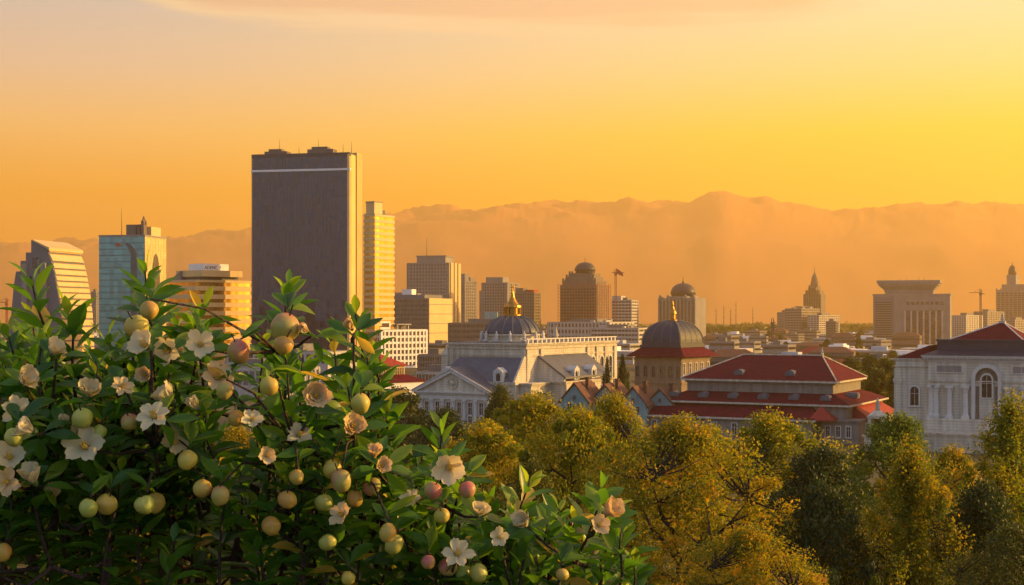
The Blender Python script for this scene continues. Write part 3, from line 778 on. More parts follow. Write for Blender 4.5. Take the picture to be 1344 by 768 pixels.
for q in range(8):
    a = 2 * math.pi * q / 8
    part('lantern_column', MB().tube([(cx_ + 2.4 * math.cos(a), cy_ + 2.4 * math.sin(a), zt + .3), (cx_ + 2.4 * math.cos(a), cy_ + 2.4 * math.sin(a), zt + 2.4)], .22, 6), GOLD, t)
part('cross', MB().box(cx_ - .14, cx_ + .14, cy_ - .14, cy_ + .14, zt + 7, zt + 9.2).box(cx_ - .7, cx_ + .7, cy_ - .1, cy_ + .1, zt + 8.3, zt + 8.55), GOLD, t)
for q in range(14):
    a = 2 * math.pi * (q + .5) / 14
    link('statue', sm_, t, (cx_ + rd * 1.12 * math.cos(a), cy_ + rd * 1.12 * math.sin(a), hb + .9 - .3), a)
part('parapet', m, TRIM, t)
part('turret', MB().lathe([(.7, hb), (.7, hb + 2), (.95, hb + 2.1), (.6, hb + 3), (.2, hb + 4.4), (.05, hb + 5.4)], 8, hw - 1, 20), STONE, t)
# lower front range with mansard roof, behind the portico
part('front_range', MB().box(-hw - 1.5, hw + .2, -6.5, 0, 0, 12.6).box(-hw - 2, hw + .6, -7, 0, 12.6, 13.4), STONE, t)
part('mansard_roof', MB().frustum((-hw - 1, hw - .3, -6.4, 0), 13.4, (-hw + 4, hw - .3, -.9, 0), zat(470, d0)), SLATE, t)
part('gable_wall', MB().prism_x([(-7.0, 13.4), (-.2, 13.4), (-.2, zat(468, d0)), (-1.3, zat(468, d0))], hw - .3, hw + .3), STONE, t, label='triangular sunlit end wall of the mansard')
def dormer(x, y, z, rz=0):
    o = part('dormer', MB().box(-1.2, 1.2, -1.0, 1.8, 0, 2.6).prism_y([(-1.6, 2.6), (1.6, 2.6), (1.3, 3.2), (0, 4.1), (-1.3, 3.2)], -1.25, 1.6).box(-1.5, -1.05, -1.2, 0, 0, 2.6).box(1.05, 1.5, -1.2, 0, 0, 2.6), TRIM, t, (x, y, z), rz)
    part('pane', MB().prism_y(arch_pts(1.3, 2.2, True), -1.06, -.95), PANE, o, (0, 0, .25))
dormer(-hw + 3.2, -6.0, 13.4); dormer(hw - 5.0, -6.0, 13.4)
# portico
x0, x1, y0, y1 = -hw - 4.6, hw - 3.6, -13.0, -6.5
ze, za_ = zat(517, 392), zat(487, 392)
xm = (x0 + x1) / 2
m = MB().box(x0 + 1.2, x1 - 1.2, y0 + 1.6, y1, 0, ze - 1.6)
part('portico_wall', m, STONE_W, t)
m = MB(); cornice(m, x0 + 1, x1 - 1, y0 + 1, y1, ze - 2.2, ((.0, 1.2), (.25, .35), (.6, .3), (1.0, .35)))
part('entablature', m, TRIM, t)
part('pediment', MB().prism_y([(x0 + .8, ze), (x1 - .8, ze), (xm, za_ - .5)], y0 + .9, y1 + 6), STONE_W, t)
th = math.atan2(za_ - ze, xm - x0)
part('raking_cornice', MB().prism_y([(x0 - .3, ze), (x0 + 1.6, ze), (xm, za_ - .9), (x1 - 1.6, ze), (x1 + .3, ze), (xm, za_ + .35)], y0 - .1, y0 + .9).prism_y([(x0 - .1, ze + .25), (xm, za_ + .5), (x1 + .1, ze + .25), (xm, za_ + .1)], y0 - .4, y0 + .1), TRIM, t)
part('portico_roof', MB().prism_y([(x0 - .3, ze + .2), (xm, za_ + .7), (x1 + .3, ze + .2), (xm, za_ + .05)], y0 + .1, y1 + 6.2), SLATE, t)
part('roundel', MB().ring_y([(xm + 1.75 * math.cos(a), ze + 2.5 + 1.75 * math.sin(a)) for a in [k * math.pi / 10 for k in range(20)]], [(xm + 1.35 * math.cos(a), ze + 2.5 + 1.35 * math.sin(a)) for a in [k * math.pi / 10 for k in range(20)]], y0 + .55, y0 + .95).box(xm - .14, xm + .14, y0 + .65, y0 + .95, ze + 1.2, ze + 3.8).box(xm - 1.3, xm + 1.3, y0 + .65, y0 + .95, ze + 2.4, ze + 2.62).lathe([(.15, ze + 1.8), (.75, ze + 2.1), (.8, ze + 2.6), (.6, ze + 3.1), (.2, ze + 3.3)], 10, xm, y0 + .9), STONE, t)
nb = 7
for k in range(nb):
    x = x0 + 2.4 + (x1 - x0 - 4.8) * k / (nb - 1)
    part('column', MB().lathe([(.75, 0), (.75, .6), (.58, .8), (.52, ze - 3.3), (.62, ze - 3.1), (.8, ze - 2.6), (.8, ze - 2.2)], 10, x, y0 + 1.3), TRIM, t)
    if k < nb - 1:
        xc = x + (x1 - x0 - 4.8) / (nb - 1) / 2
        window(t, xc, y0 + 1.6, ze - 6.6, 1.25, 3.6, False, False)
        window(t, xc, y0 + 1.6, 1.4, 1.25, 2.6, False, False)
# right flank: lean-to wing with sunlit parts
m = MB().box(hw, hw + 9, 7, 37, 0, 13.2)
cornice(m, hw, hw + 9, 7, 37, 12.4, ((.25, .3), (.5, .3), (.75, .3)))
for y in (7.8, 14, 20, 26, 32, 36.4): m.box(hw + 8.6, hw + 9.35, y - .6, y + .6, 0, 12.4)
part('side_wing', m, STONE, t)
part('side_wing_front', MB().prism_y([(hw, 13.3), (hw + 8.6, 13.3), (hw + 8.6, 14.4), (hw, 20.4)], 7.2, 8.0), STONE_W, t)
part('side_roof', MB().prism_y([(hw, 20.2), (hw, 20.8), (hw + 9.2, 14.6), (hw + 9.2, 14.0)], 6.9, 37.4), SLATE, t)
for y in (14, 25): dormer(hw + 8.0, y, 13.6, R(90))
for y in (11, 17, 23, 29, 34): window(t, hw + 9, y, 5.5, 1.8, 4.6, True, True)
m = MB().box(hw, hw + 4, -4, 7, 0, 13.0)
cornice(m, hw + .1, hw + 4, -4, 7, 12.2, ((.25, .3), (.5, .3), (.7, .3)))
part('corner_wing', m, STONE, t)
window(t, hw + 4, 1.5, 6, 1.8, 4.4, True, True)
part('lower_terrace', MB().box(hw, hw + 13, 8, 48, 0, 8.2).box(hw, hw + 13.4, 7.6, 48.4, 8.2, 8.7), STONE, t)
for y in (12, 18, 24, 30, 36, 42): window(t, hw + 13, y, 3.2, 1.4, 3.2, False, True)
part('left_tower', MB().box(-hw - 2.2, -hw, -1, 4, 0, zat(468, d0)).frustum((-hw - 2.4, -hw + .1, -1.2, 4.2), zat(468, d0), (-hw - 1.8, -hw - .6, 0, 3), zat(458, d0)), STONE, t)

# ------------------------------------------------------------------ square pavilion with a dark ribbed dome over a red skirt roof
d1 = 480
W, D, loc = fit(822, 898, 943, d1, R(-34))
hw = W / 2
t = thing('domed_pavilion', 'square grey pavilion with dark four sided dome, red skirt roof and gold lantern', 'building', loc, R(-34))
ze, zs, zt = zat(468, d1), zat(457, d1), zat(421, d1 + 12)
m = MB().box(-hw + 2.2, hw - 2.2, 2.2, D - 2.2, 0, ze - .3)
cornice(m, -hw + 2.2, hw - 2.2, 2.2, D - 2.2, ze - 1.3, ((.2, .3), (.5, .3)))
m.box(-hw + 1.8, hw - 1.8, 1.8, D - 1.8, ze - 9.5, ze - 9)
part('wall', m, mk('warm_render', (.25, .19, .135), .85, .18, .3, .2, 2.0, streak=.3), t)
part('skirt_roof', MB().box(-hw, hw, 0, D, ze - .35, ze).frustum((-hw, hw, 0, D), ze, (-hw * .68, hw * .68, D * .16, D * .84), zs), RED, t)
part('dome_base', MB().box(-hw * .71, hw * .71, D * .145, D * .855, zs, zs + .9).box(-hw * .67, hw * .67, D * .165, D * .835, zs + .9, zs + 1.8), DOME, t)
m = MB(); mr_ = MB()
pr = []
for k in range(11):
    a = k / 10 * math.pi / 2
    f = .66 * (math.cos(a) ** .85 if k < 10 else .02) + .0
    pr.append((max(f, .09), zs + 1.7 + (zt - zs - 1.7) * math.sin(a)))
for (f0, z0), (f1, z1) in zip(pr, pr[1:]):
    m.frustum((-hw * f0, hw * f0, D / 2 * (1 - f0), D / 2 * (1 + f0)), z0, (-hw * f1, hw * f1, D / 2 * (1 - f1), D / 2 * (1 + f1)), z1)
part('dome', m, DOME, t)
for sx in (-1, 1):
    for sy in (-1, 1):
        part('dome_rib', MB().tube([(sx * hw * f, D / 2 + sy * D / 2 * f, z) for f, z in pr], .32, 6), STONE_D, t)
for k in (-.5, 0, .5):
    part('dome_seam', MB().tube([(hw * f * k, D / 2 - D / 2 * f, z) for f, z in pr], .12, 5), SLATE, t)
    part('dome_seam', MB().tube([(hw * f, D / 2 + D / 2 * f * k, z) for f, z in pr], .12, 5), SLATE, t)
part('lantern', MB().lathe([(1.6, zt - .5), (1.6, zt + .3), (.95, zt + .6), (.95, zt + 2.2), (1.35, zt + 2.4), (1.1, zt + 3.2), (.6, zt + 4.1), (.28, zt + 5.2), (.36, zt + 5.6), (.05, zt + 7.0)], 12, 0, D / 2), GOLD, t)
for k in range(6): window(t, -hw + 3.2 + k * (W - 6.4) / 5, 2.2, ze - 7.2, 1.3, 3.6, k % 2 == 0, False, STONE_D)
for k in range(5): window(t, hw - 2.2, 4 + k * (D - 8) / 4, ze - 6.4, 1.3, 3.8, False, True)

# ------------------------------------------------------------------ long hall with tiers of red roofs
d2 = 360
W, D, loc = fit(893, 1098, 1138, d2, R(-28))
hw = W / 2
HALLW = mk('beige_render', (.27, .245, .21), .85, .18, .3, .2, 2, streak=.35)
t = thing('red_roofed_hall', 'long grey hall with two tiers of dark red hipped roofs', 'hall', loc, R(-28))
ze, zr = zat(502, d2), zat(468, 372)
part('upper_wall', MB().box(-hw + 1.4, hw - 1.4, 1.4, D - 1.4, 0, ze - .2).box(-hw + 1.0, hw - 1.0, 1.0, D - 1.0, ze - .8, ze - .3), HALLW, t)
part('upper_eave', MB().box(-hw, hw, 0, D, ze - .3, ze + .12).box(-hw + .2, hw - .2, .2, D - .2, ze + .12, ze + .25), STONE, t)
rx = D * .42
part('upper_roof', MB().frustum((-hw + .1, hw - .1, .1, D - .1), ze + .2, (-hw + rx * .95, hw - rx * .62, D / 2 - .15, D / 2 + .15), zr), RED, t)
A = [(-hw, 0), (hw, 0), (hw, D), (-hw, D)]; B = [(-hw + rx * .95, D / 2), (hw - rx * .62, D / 2)]
m = MB()
for c, e in ((0, 0), (1, 1), (2, 1), (3, 0)): m.tube([(*A[c], ze + .35), (*B[e], zr + .12)], .2, 6)
m.tube([(*B[0], zr + .1), (*B[1], zr + .1)], .24, 6)
part('ridge_capping', m, STONE, t)
part('ridge_finial', MB().lathe([(.4, zr), (.5, zr + .5), (.2, zr + .9), (.3, zr + 1.2), (.05, zr + 2.2)], 8, *B[1]), STONE, t)
def vent(x, y, z, rz=0.0):
    part('roof_vent', MB().prism_y([(-1.3, -.3), (1.3, -.3), (1.2, .5), (.8, 1.0), (0, 1.2), (-.8, 1.0), (-1.2, .5)], -1.2, 1.8).prism_y([(-1.0, -.1), (1.0, -.1), (.7, .75), (-.7, .75)], -1.35, -1.2), SLATE, t, (x, y, z), rz)
for x in (-hw * .28, hw * .38): vent(x, D * .13, ze + .2 + (zr - ze) * .22)
e1 = 4.6
z1t, z1e = zat(518, d2), zat(532, d2 - 5)
part('lower_roof', MB().frustum((-hw - e1, hw + e1, -e1, D + e1), z1e, (-hw + 1.3, hw - 1.3, 1.3, D - 1.3), z1t), RED, t)
part('lower_eave', MB().box(-hw - e1 - .15, hw + e1 + .15, -e1 - .15, D + e1 + .15, z1e - .45, z1e), STONE, t)
for k in range(6):
    vent(-hw - 1 + k * (W + 2) / 5.4, -e1 * .35, z1e + .1 + (z1t - z1e) * .45)
vent(hw + 2.0, D * .3, z1e + .1 + (z1t - z1e) * .55, R(90))
part('middle_wall', MB().box(-hw - e1 + 1.2, hw + e1 - 1.2, -e1 + 1.2, D + e1 - 1.2, 0, z1e - .4), HALLW, t)
z2t, z2e = z1e - .7, zat(553, d2 - 10)
e2 = 9.5
part('skirt_roof', MB().frustum((-hw - e1 - 3, hw - 3.0, -e2, -e1 + 1.3), z2e, (-hw - e1 + 1.0, hw - 5, -e1 + 1.0, -e1 + 1.3), z2t), RED, t)
part('skirt_eave', MB().box(-hw - e1 - 3.2, hw - 2.8, -e2 - .2, -e1 + 1.2, z2e - .5, z2e), STONE, t)
part('lower_wall', MB().box(-hw - e1 - 2, hw - 4, -e2 + 1, -e1 + 1.3, 0, z2e - .4), HALLW, t)
part('porch_roof', MB().frustum((hw - 4.5, hw + 1.2, -e1 - 4.3, -e1 + 1.4), z2e + .2, (hw - 2.6, hw - 2.2, -e1 - 1.4, -e1 - 1.0), z2t + .2).box(hw - 4.7, hw + 1.4, -e1 - 4.5, -e1 + 1.3, z2e - .2, z2e + .2), REDL, t)
part('end_wing', MB().box(hw - 3, hw + e1 + 2.0, -e1 + .2, D + 2, 0, z2e - .5).box(hw - 3.2, hw + e1 + 2.4, -e1 - .2, D + 2.2, z2e - .5, z2e), HALLW, t)
part('end_roof', MB().frustum((hw + e1 - 1.3, hw + e1 + 3.6, 2, D + 2), z2e, (hw + e1 - 1.3, hw + e1 - 1.0, 3, D), z1e - .8), REDL, t)
for k in range(8): window(t, -hw - 4 + k * (W + 2) / 8, -e2 + 1, 1.8, 1.2, 2.8)
for k in range(3): window(t, hw - 1 + k * 2.6, -e1 + .2, 1.8, 1.0, 2.6)
for k in range(6): window(t, hw + e1 + 2.0, 3 + k * 4, 2.0, 1.1, 2.8, False, True)

# stone lantern pier between hall and palace
p = at(1152, 575, 338)
t = thing('lantern_pier', 'small stone pier topped by a statue beside the red roofed hall', 'monument', (p.x, 338, 0), R(-28))
zb = zat(573, 338)
part('pedestal', MB().box(-2.6, 2.6, -2.6, 2.6, 0, zb).box(-3, 3, -3, 3, zb, zb + .5), STONE, t)
m = MB()
for sx in (-1.5, 1.5):
    for sy in (-1.5, 1.5): m.box(sx - .4, sx + .4, sy - .4, sy + .4, zb + .5, zb + 4.4)
part('column', m, STONE, t)
part('niche', MB().box(-1.2, 1.2, -1.2, 1.2, zb + .5, zb + 4.2), PANE, t)
part('cap', MB().box(-2.1, 2.1, -2.1, 2.1, zb + 4.4, zb + 5).frustum((-1.9, 1.9, -1.9, 1.9), zb + 5, (-.7, .7, -.7, .7), zb + 6.2), STONE, t)
part('statue', MB().lathe([(.6, zb + 6.1), (.5, zb + 6.6), (.62, zb + 7.2), (.4, zb + 7.9), (.5, zb + 8.3), (.2, zb + 8.6), (.26, zb + 8.9), (.08, zb + 9.2)], 9), STONE, t, smooth=True)

# ------------------------------------------------------------------ palace on the right
d3 = 330
W, D, loc = fit(1218, 1376, 1380, d3, R(-28)); D = 24.0
hw = W / 2
t = thing('palace', 'white palace front with arched niche, engaged columns and red pyramid roof', 'palace', loc, R(-28))
zc, zp, zb = zat(470, d3), zat(450, d3), zat(553, d3)
m = MB().box(-hw, hw, 0, D, 0, zc - .6)
cornice(m, -hw, hw, 0, D, zat(509, d3), ((.18, .3), (.1, .5), (.3, .25), (.5, .25)))
m.box(-hw - .5, hw + .5, -1.9, D, 0, zb - .6)
cornice(m, -hw, hw, -1.5, D, zb - .6, ((.5, .35), (.3, .25)))
part('wall', m, STONE_W, t)
m = MB(); z = cornice(m, -hw, hw, 0, D, zc - 1.3, ((.2, .3), (.35, .3)))
for k in range(44): m.box(-hw - .6 + k * (W + 1.2) / 43 - .16, -hw - .6 + k * (W + 1.2) / 43 + .16, -1.0, 0, z, z + .35)
m.box(-hw - 1.15, hw + 1.15, -1.15, D + 1.1, z + .35, z + .7).box(-hw - 1.4, hw + 1.4, -1.4, D + 1.4, z + .7, z + 1.0)
part('cornice', m, TRIM, t)
za_ = z + 1.0
part('attic_roof', MB().frustum((-hw - 1.5, hw + 1.5, -1.5, D + 1.5), za_, (-hw + 1.8, hw - 1.8, 1.8, D - 1.8), za_ + 1.3).box(-hw + 1.8, hw - 1.8, 1.8, D - 1.8, za_ + 1.3, zp + .2).box(-hw + 1.5, hw - 1.5, 1.5, D - 1.5, zp + .2, zp + .6), DOME, t)
px_, pt_ = hw * .12, zat(423, d3 + 12)
part('pyramid_roof', MB().frustum((-hw + 4.5, hw - 6.0, 3.0, D - 3), zp + .5, (px_ - .2, px_ + .2, D / 2 - .2, D / 2 + .2), pt_), RED, t)
m = MB()
for cx_, cy_ in ((-hw + 4.5, 3), (hw - 6, 3), (hw - 6, D - 3), (-hw + 4.5, D - 3)): m.tube([(cx_, cy_, zp + .6), (px_, D / 2, pt_ + .1)], .17, 6)
part('ridge_capping', m, TRIM, t)
part('finial', MB().box(px_ - .7, px_ + .7, D / 2 - .7, D / 2 + .7, pt_ - .3, pt_ + .3).lathe([(.35, pt_ + .3), (.5, pt_ + .8), (.2, pt_ + 1.2), (.3, pt_ + 1.5), (.05, pt_ + 2.3)], 8, px_, D / 2), STONE, t)
# arched niche
xa = 0.0
zt = zat(484, d3); aw = 5.2; ah = zt - zb
O = arch_pts(aw + 1.5, ah + .75, True, 14); I = arch_pts(aw, ah, True, 14)
part('arch_surround', MB().ring_y([(x + xa, z + zb) for x, z in O], [(x + xa, z + zb) for x, z in I], -1.1, .05).ring_y([(x * 1.08 + xa, z * 1.01 + zb) for x, z in O], [(x * .98 + xa, z + zb) for x, z in O], -.45, .05), TRIM, t)
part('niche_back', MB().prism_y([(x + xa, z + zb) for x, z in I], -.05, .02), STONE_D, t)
part('niche_panel', MB().prism_y([(x * .66 + xa, z * .90 + zb) for x, z in I], -.3, -.1), STONE_W, t)
window(t, xa, -.3, zb + ah * .42, 2.3, ah * .44, True, fw=.25)
part('door', MB().box(xa - 1.3, xa + 1.3, -.4, -.25, zb + .1, zb + ah * .33).box(xa - 1.6, xa + 1.6, -.5, -.25, zb + ah * .34, zb + ah * .38), STONE_W, t)
ct = zat(509, d3)
for x in (-hw + .9, -hw + 2.0, -hw + 5.2, -hw + 9.0 - .1, hw - 8.9, hw - 5.2, hw - 2.0, hw - .9):
    part('column', MB().box(x - .9, x + .9, -1.6, 0, zb, zb + .7).lathe([(.80, zb + .7), (.68, zb + 1.1), (.60, ct - 1.5), (.74, ct - 1.35), (.64, ct - 1.2), (.88, ct - .5)], 14, x, -.75).box(x - .95, x + .95, -1.6, 0, ct - .5, ct), TRIM, t)
for xc in (-hw + 5.0, hw - 5.0):
    part('frieze_panel', MB().ring_y([(xc - 3.2, zat(492, d3)), (xc + 3.2, zat(492, d3)), (xc + 3.2, zat(481, d3)), (xc - 3.2, zat(481, d3))], [(xc - 2.9, zat(491, d3)), (xc + 2.9, zat(491, d3)), (xc + 2.9, zat(482, d3)), (xc - 2.9, zat(482, d3))], -.25, .02), TRIM, t)
    for k in range(3):
        part('panel', MB().box(xc + (k - 1) * 1.95 - .85, xc + (k - 1) * 1.95 + .85, -.12, .02, zat(490.3, d3), zat(482.8, d3)), CONC, t)
# left wing
xw = -hw - 8.2
m = MB().box(xw, -hw, 2.0, D - 2, 0, zat(474, d3))
for zz in (zat(476, d3), zat(486, d3)): cornice(m, xw, -hw - .7, 2.0, D - 2, zz, ((.2, .25), (.4, .25)))
m.box(xw - .3, xw + 1.5, 1.6, 2.2, 0, zat(487, d3)).box(xw - .5, xw + 1.7, 1.4, 2.2, zat(507, d3), zat(501, d3)).box(xw - .4, -hw, 1.5, 2.2, 0, zb)
part('wing', m, STONE_W, t)
part('wing_roof', MB().frustum((xw - .2, -hw, 1.8, D - 2), zat(473.5, d3), (-hw - .4, -hw, 4, D - 5), zat(455, d3)), RED, t)
window(t, xw + 4.6, 2.0, zat(538, d3), 2.0, 4.6, True, fw=.4, proud=.35)
part('terrace', MB().box(-hw - 3, hw + 6, -7, -2, 0, zb - 3.6).box(-hw - 3.3, hw + 6.3, -7.3, -2, zb - 3.6, zb - 3.1), STONE, t)

# ------------------------------------------------------------------ turquoise gabled houses
def gabled_house(px, ptop, w, d, depth, rise, yaw, label, wall=TURQ, win=2):
    p = at(px, ptop, d)
    t = thing('gabled_house', label, 'house', (p.x, d, 0), R(yaw), 'turquoise gabled houses beside the cathedral')
    zt = p.z; ze = zt - rise; h = w / 2
    part('wall', MB().prism_y([(-h, 0), (h, 0), (h, ze), (0, zt - .3), (-h, ze)], 0, depth), wall, t)
    k = rise / h
    rf = part('roof', MB().prism_y([(-h - .7, ze - .7 * k), (-h - .7, ze - .7 * k + .45), (0, zt + .3), (h + .7, ze - .7 * k + .45), (h + .7, ze - .7 * k), (0, zt - .15)], -.6, depth + .6), TILE, t)
    part('chimney', MB().box(h * .3, h * .3 + .9, depth * .4, depth * .4 + .9, zt - 2.2, zt + 1.1).box(h * .3 - .15, h * .3 + 1.05, depth * .4 - .15, depth * .4 + 1.05, zt + 1.1, zt + 1.4), TILE, rf)
    for j in range(win):
        window(t, (j - (win - 1) / 2) * w * .36, 0, ze - 2.3, 1.0, 1.5, mat=FRAME, fw=.12)
    window(t, 0, 0, ze + .3, .8, 1.1, mat=FRAME, fw=.12)
    for j in range(3): window(t, h, depth * (.2 + .3 * j), ze - 2.4, 1.0, 1.5, False, True, FRAME, fw=.12)
    return t
gabled_house(754, 503, 7.6, 372, 12, 4.6, -24, 'turquoise gabled house nearest the cathedral')
gabled_house(794, 505, 7.0, 376, 12, 4.0, -24, 'second turquoise gabled house from the cathedral', win=3)
gabled_house(831, 508, 7.0, 374, 12, 4.4, -24, 'third turquoise gabled house from the cathedral')
gabled_house(866, 511, 7.0, 377, 11, 3.8, -24, 'turquoise gabled house next to the long red roofed hall', win=2)

# ------------------------------------------------------------------ small red roofed lantern building
d4 = 560
W, D, loc = fit(470, 499, 560, d4, R(-48))
hw = W / 2
t = thing('red_roofed_pavilion', 'low white building with red tiered roof and sunlit clerestory', 'building', loc, R(-48))
z_ = lambda py: zat(py, d4)
part('wall', MB().box(-hw + .8, hw - .8, .8, D - .8, 0, z_(503)), WHITEP, t)
part('lower_roof', MB().box(-hw, hw, 0, D, z_(503), z_(502)).frustum((-hw, hw, 0, D), z_(502), (-hw * .55, hw * .55, D * .14, D * .66), z_(493)), RED, t)
cx0, cx1, cy0, cy1 = -hw * .55, hw * .55, D * .14, D * .66
part('clerestory', MB().box(cx0 + .4, cx1 - .4, cy0 + .4, cy1 - .4, z_(496), z_(481)), CREAM, t)
for k in range(9): window(t, cx1 - .4, cy0 + 1.5 + k * (cy1 - cy0 - 3) / 8, z_(493), .9, 2.6, False, True, CREAM)
for k in range(4): window(t, cx0 + 1.6 + k * (cx1 - cx0 - 3.2) / 3, cy0 + .4, z_(493), .9, 2.4, False, False, CREAM)
part('upper_roof', MB().box(cx0 - .6, cx1 + .6, cy0 - .6, cy1 + .6, z_(481.5), z_(480.5)).frustum((cx0 - .6, cx1 + .6, cy0 - .6, cy1 + .6), z_(480.5), (-.3, .3, cy0 * .5 + cy1 * .5 - 4, cy0 * .5 + cy1 * .5 - 3.4), z_(466)), REDL, t)

# ------------------------------------------------------------------ low roofs of the plain
def lowrise(w, dp, h, wall, roof, kind):
    t = link('low_building', None)
    n = max(1, int(h / 3.4))
    part('wall', MB().box(-w / 2, w / 2, 0, dp, 0, h).box(-w / 2 - .15, w / 2 + .15, -.15, dp + .15, h - .5, h + .2), wall, t)
    gm = MB().box(-w / 2 + .6, w / 2 - .6, -.08, .1, 0, 1.4).box(w / 2 - .1, w / 2 + .08, .6, dp - .6, 0, 1.4).mesh('window_band', PANE)
    for k in range(n): link('window_band', gm, t, (0, 0, k * h / n + h / n * .35))
    if kind == 'flat': part('roof', MB().box(-w / 2 + .3, w / 2 - .3, .3, dp - .3, h + .02, h + .28).box(-w * .2, w * .1, dp * .3, dp * .6, h + .28, h + 2.4), roof, t)
    else: part('roof', MB().frustum((-w / 2 - .6, w / 2 + .6, -.6, dp + .6), h + .2, (-w / 4, w / 4, dp / 2 - .2, dp / 2 + .2), h + w * .13), roof, t)
    return t
BLUER = mk('pale_blue_roof', (.36, .42, .48), .6, .2, .1)
kinds = [
    (lowrise(30, 18, 7, CONC_L, BLUER, 'flat'), 'low pale building with blue grey flat roof in the plain', 'pale flat roofed buildings in the plain'),
    (lowrise(22, 14, 11, CONC, ROOFG, 'flat'), 'small grey office with flat roof in the plain', 'small grey buildings in the plain'),
    (lowrise(26, 14, 6, CONC_L, REDL, 'hip'), 'low house under a red hipped roof in the plain', 'red roofed buildings in the plain'),
    (lowrise(40, 22, 6, CONC_L, WHITEP, 'flat'), 'long white roofed shed in the plain', 'white roofed sheds in the plain'),
    (lowrise(24, 16, 9, CONC_D, TILE, 'hip'), 'brown house with tiled roof in the plain', 'brown roofed houses in the plain'),
]
rp = random.Random(11)
spots, used = [], [0] * 5
def free(x, y, r): return all((x - a) ** 2 + (y - b) ** 2 > (r + c) ** 2 for a, b, c in spots)
for o in list(COL.objects):
    if o.parent is None and o.get('category') and o.type == 'EMPTY' and o.location.y > 300: spots.append((o.location.x, o.location.y + 12, 24))
tries = 0
BANDS = [(930, 1160, 620, 2300, 46), (1090, 1344, 800, 2300, 22), (560, 960, 700, 2300, 34), (-20, 560, 700, 2100, 22)]
for a, b, da, db, cnt in BANDS:
    got = 0
    while got < cnt and tries < 20000:
        tries += 1
        y = da * (db / da) ** rp.random()
        x = U(rp.uniform(a, b)) * y
        k = rp.choice((0, 0, 1, 1, 2, 3, 3, 4))
        if not free(x, y, 17): continue
        spots.append((x, y, 17)); got += 1
        src, lab, grp = kinds[k]
        o = src if used[k] == 0 else copy_tree(src)
        used[k] += 1
        o.location = (x, y, 0); o.rotation_euler = (0, 0, R(rp.uniform(-50, -8)))
        s_ = rp.uniform(.75, 1.25); o.scale = (s_, s_, rp.uniform(.8, 1.5))
        tag(o, lab, 'building', grp)
for px, top, d, hh in ((950, 401, 2300, 0), (959, 405, 2400, 0), (966, 396, 2300, 0), (988, 404, 2500, 0), (940, 405, 2450, 0)):
    p = at(px, top, d)
    t = thing('radio_mast', 'thin hazy radio mast on the far plain', 'mast', (p.x, d, 0), 0, 'radio masts on the far plain')
    m = MB().tube([(0, 0, 0), (0, 0, p.z)], [.9, .35], 6)
    for z in (p.z * .6, p.z * .75, p.z * .88): m.box(-2.2, 2.2, -.2, .2, z, z + .4)
    part('pole', m, STEEL, t)

# ------------------------------------------------------------------ trees
def leaf_mesh(name, C, Rr, n, size, mat, rng, flat=.8, tint_c=None, asp=1.5, droop=0.0):
    """n leaf blades scattered in each clump; C centres, Rr radii. Diamond blades with random tilt."""
    C = np.asarray(C, float); k = len(C)
    n = int(n)
    u = rng.normal(size=(k, n, 3)); u /= np.linalg.norm(u, axis=2, keepdims=True) + 1e-9
    r = rng.random((k, n, 1)) ** .45
    P = C[:, None, :] + u * r * (np.asarray(Rr, float)[:, None, None]) * np.array([1, 1, flat])
    P = P.reshape(-1, 3); M = len(P)
    a = rng.normal(size=(M, 3)); a[:, 2] -= droop; a /= np.linalg.norm(a, axis=1, keepdims=True)
    b = np.cross(a, rng.normal(size=(M, 3))); b /= np.linalg.norm(b, axis=1, keepdims=True)
    s = size * (0.6 + .8 * rng.random((M, 1)))
    V = np.stack([P - a * s * .5 * asp, P + b * s * .36, P + a * s * .5 * asp, P - b * s * .36], 1).reshape(-1, 3)
    me = bpy.data.meshes.new(name)
    me.vertices.add(M * 4); me.vertices.foreach_set('co', V.ravel())
    me.loops.add(M * 4); me.loops.foreach_set('vertex_index', np.arange(M * 4, dtype=np.int32))
    me.polygons.add(M); me.polygons.foreach_set('loop_start', np.arange(0, M * 4, 4, dtype=np.int32))
    me.update(calc_edges=True)
    t_ = me.attributes.new('tint', 'FLOAT', 'FACE')
    tc_ = rng.random(k) if tint_c is None else np.asarray(tint_c)
    tv = np.clip(.5 + .75 * (np.repeat(tc_, n) - .5) + .28 * rng.normal(size=M) * .6, 0, 1)
    t_.data.foreach_set('value', tv.astype(np.float32))
    me.materials.append(mat)
    return me

BARK = mk('bark', (0.045, 0.032, 0.024), 0.9, 0.35, 3.0, 0.6, 12.0)
L_GOLD = mk_leaf('gold_leaf', [(0, (.05, .095, .008)), (.45, (.17, .20, .010)), (.75, (.31, .27, .010)), (1, (.46, .29, .012))], trans=.5)
L_ORANGE = mk_leaf('orange_leaf', [(0, (.055, .095, .008)), (.4, (.18, .195, .010)), (.75, (.36, .27, .010)), (1, (.55, .25, .012))], trans=.5)
L_GREEN = mk_leaf('green_leaf', [(0, (.025, .045, .008)), (.5, (.07, .09, .010)), (1, (.15, .13, .012))], trans=.3)
L_DARK = mk_leaf('dark_leaf', [(0, (.012, .030, .008)), (.6, (.032, .060, .012)), (1, (.075, .095, .014))], trans=.25)

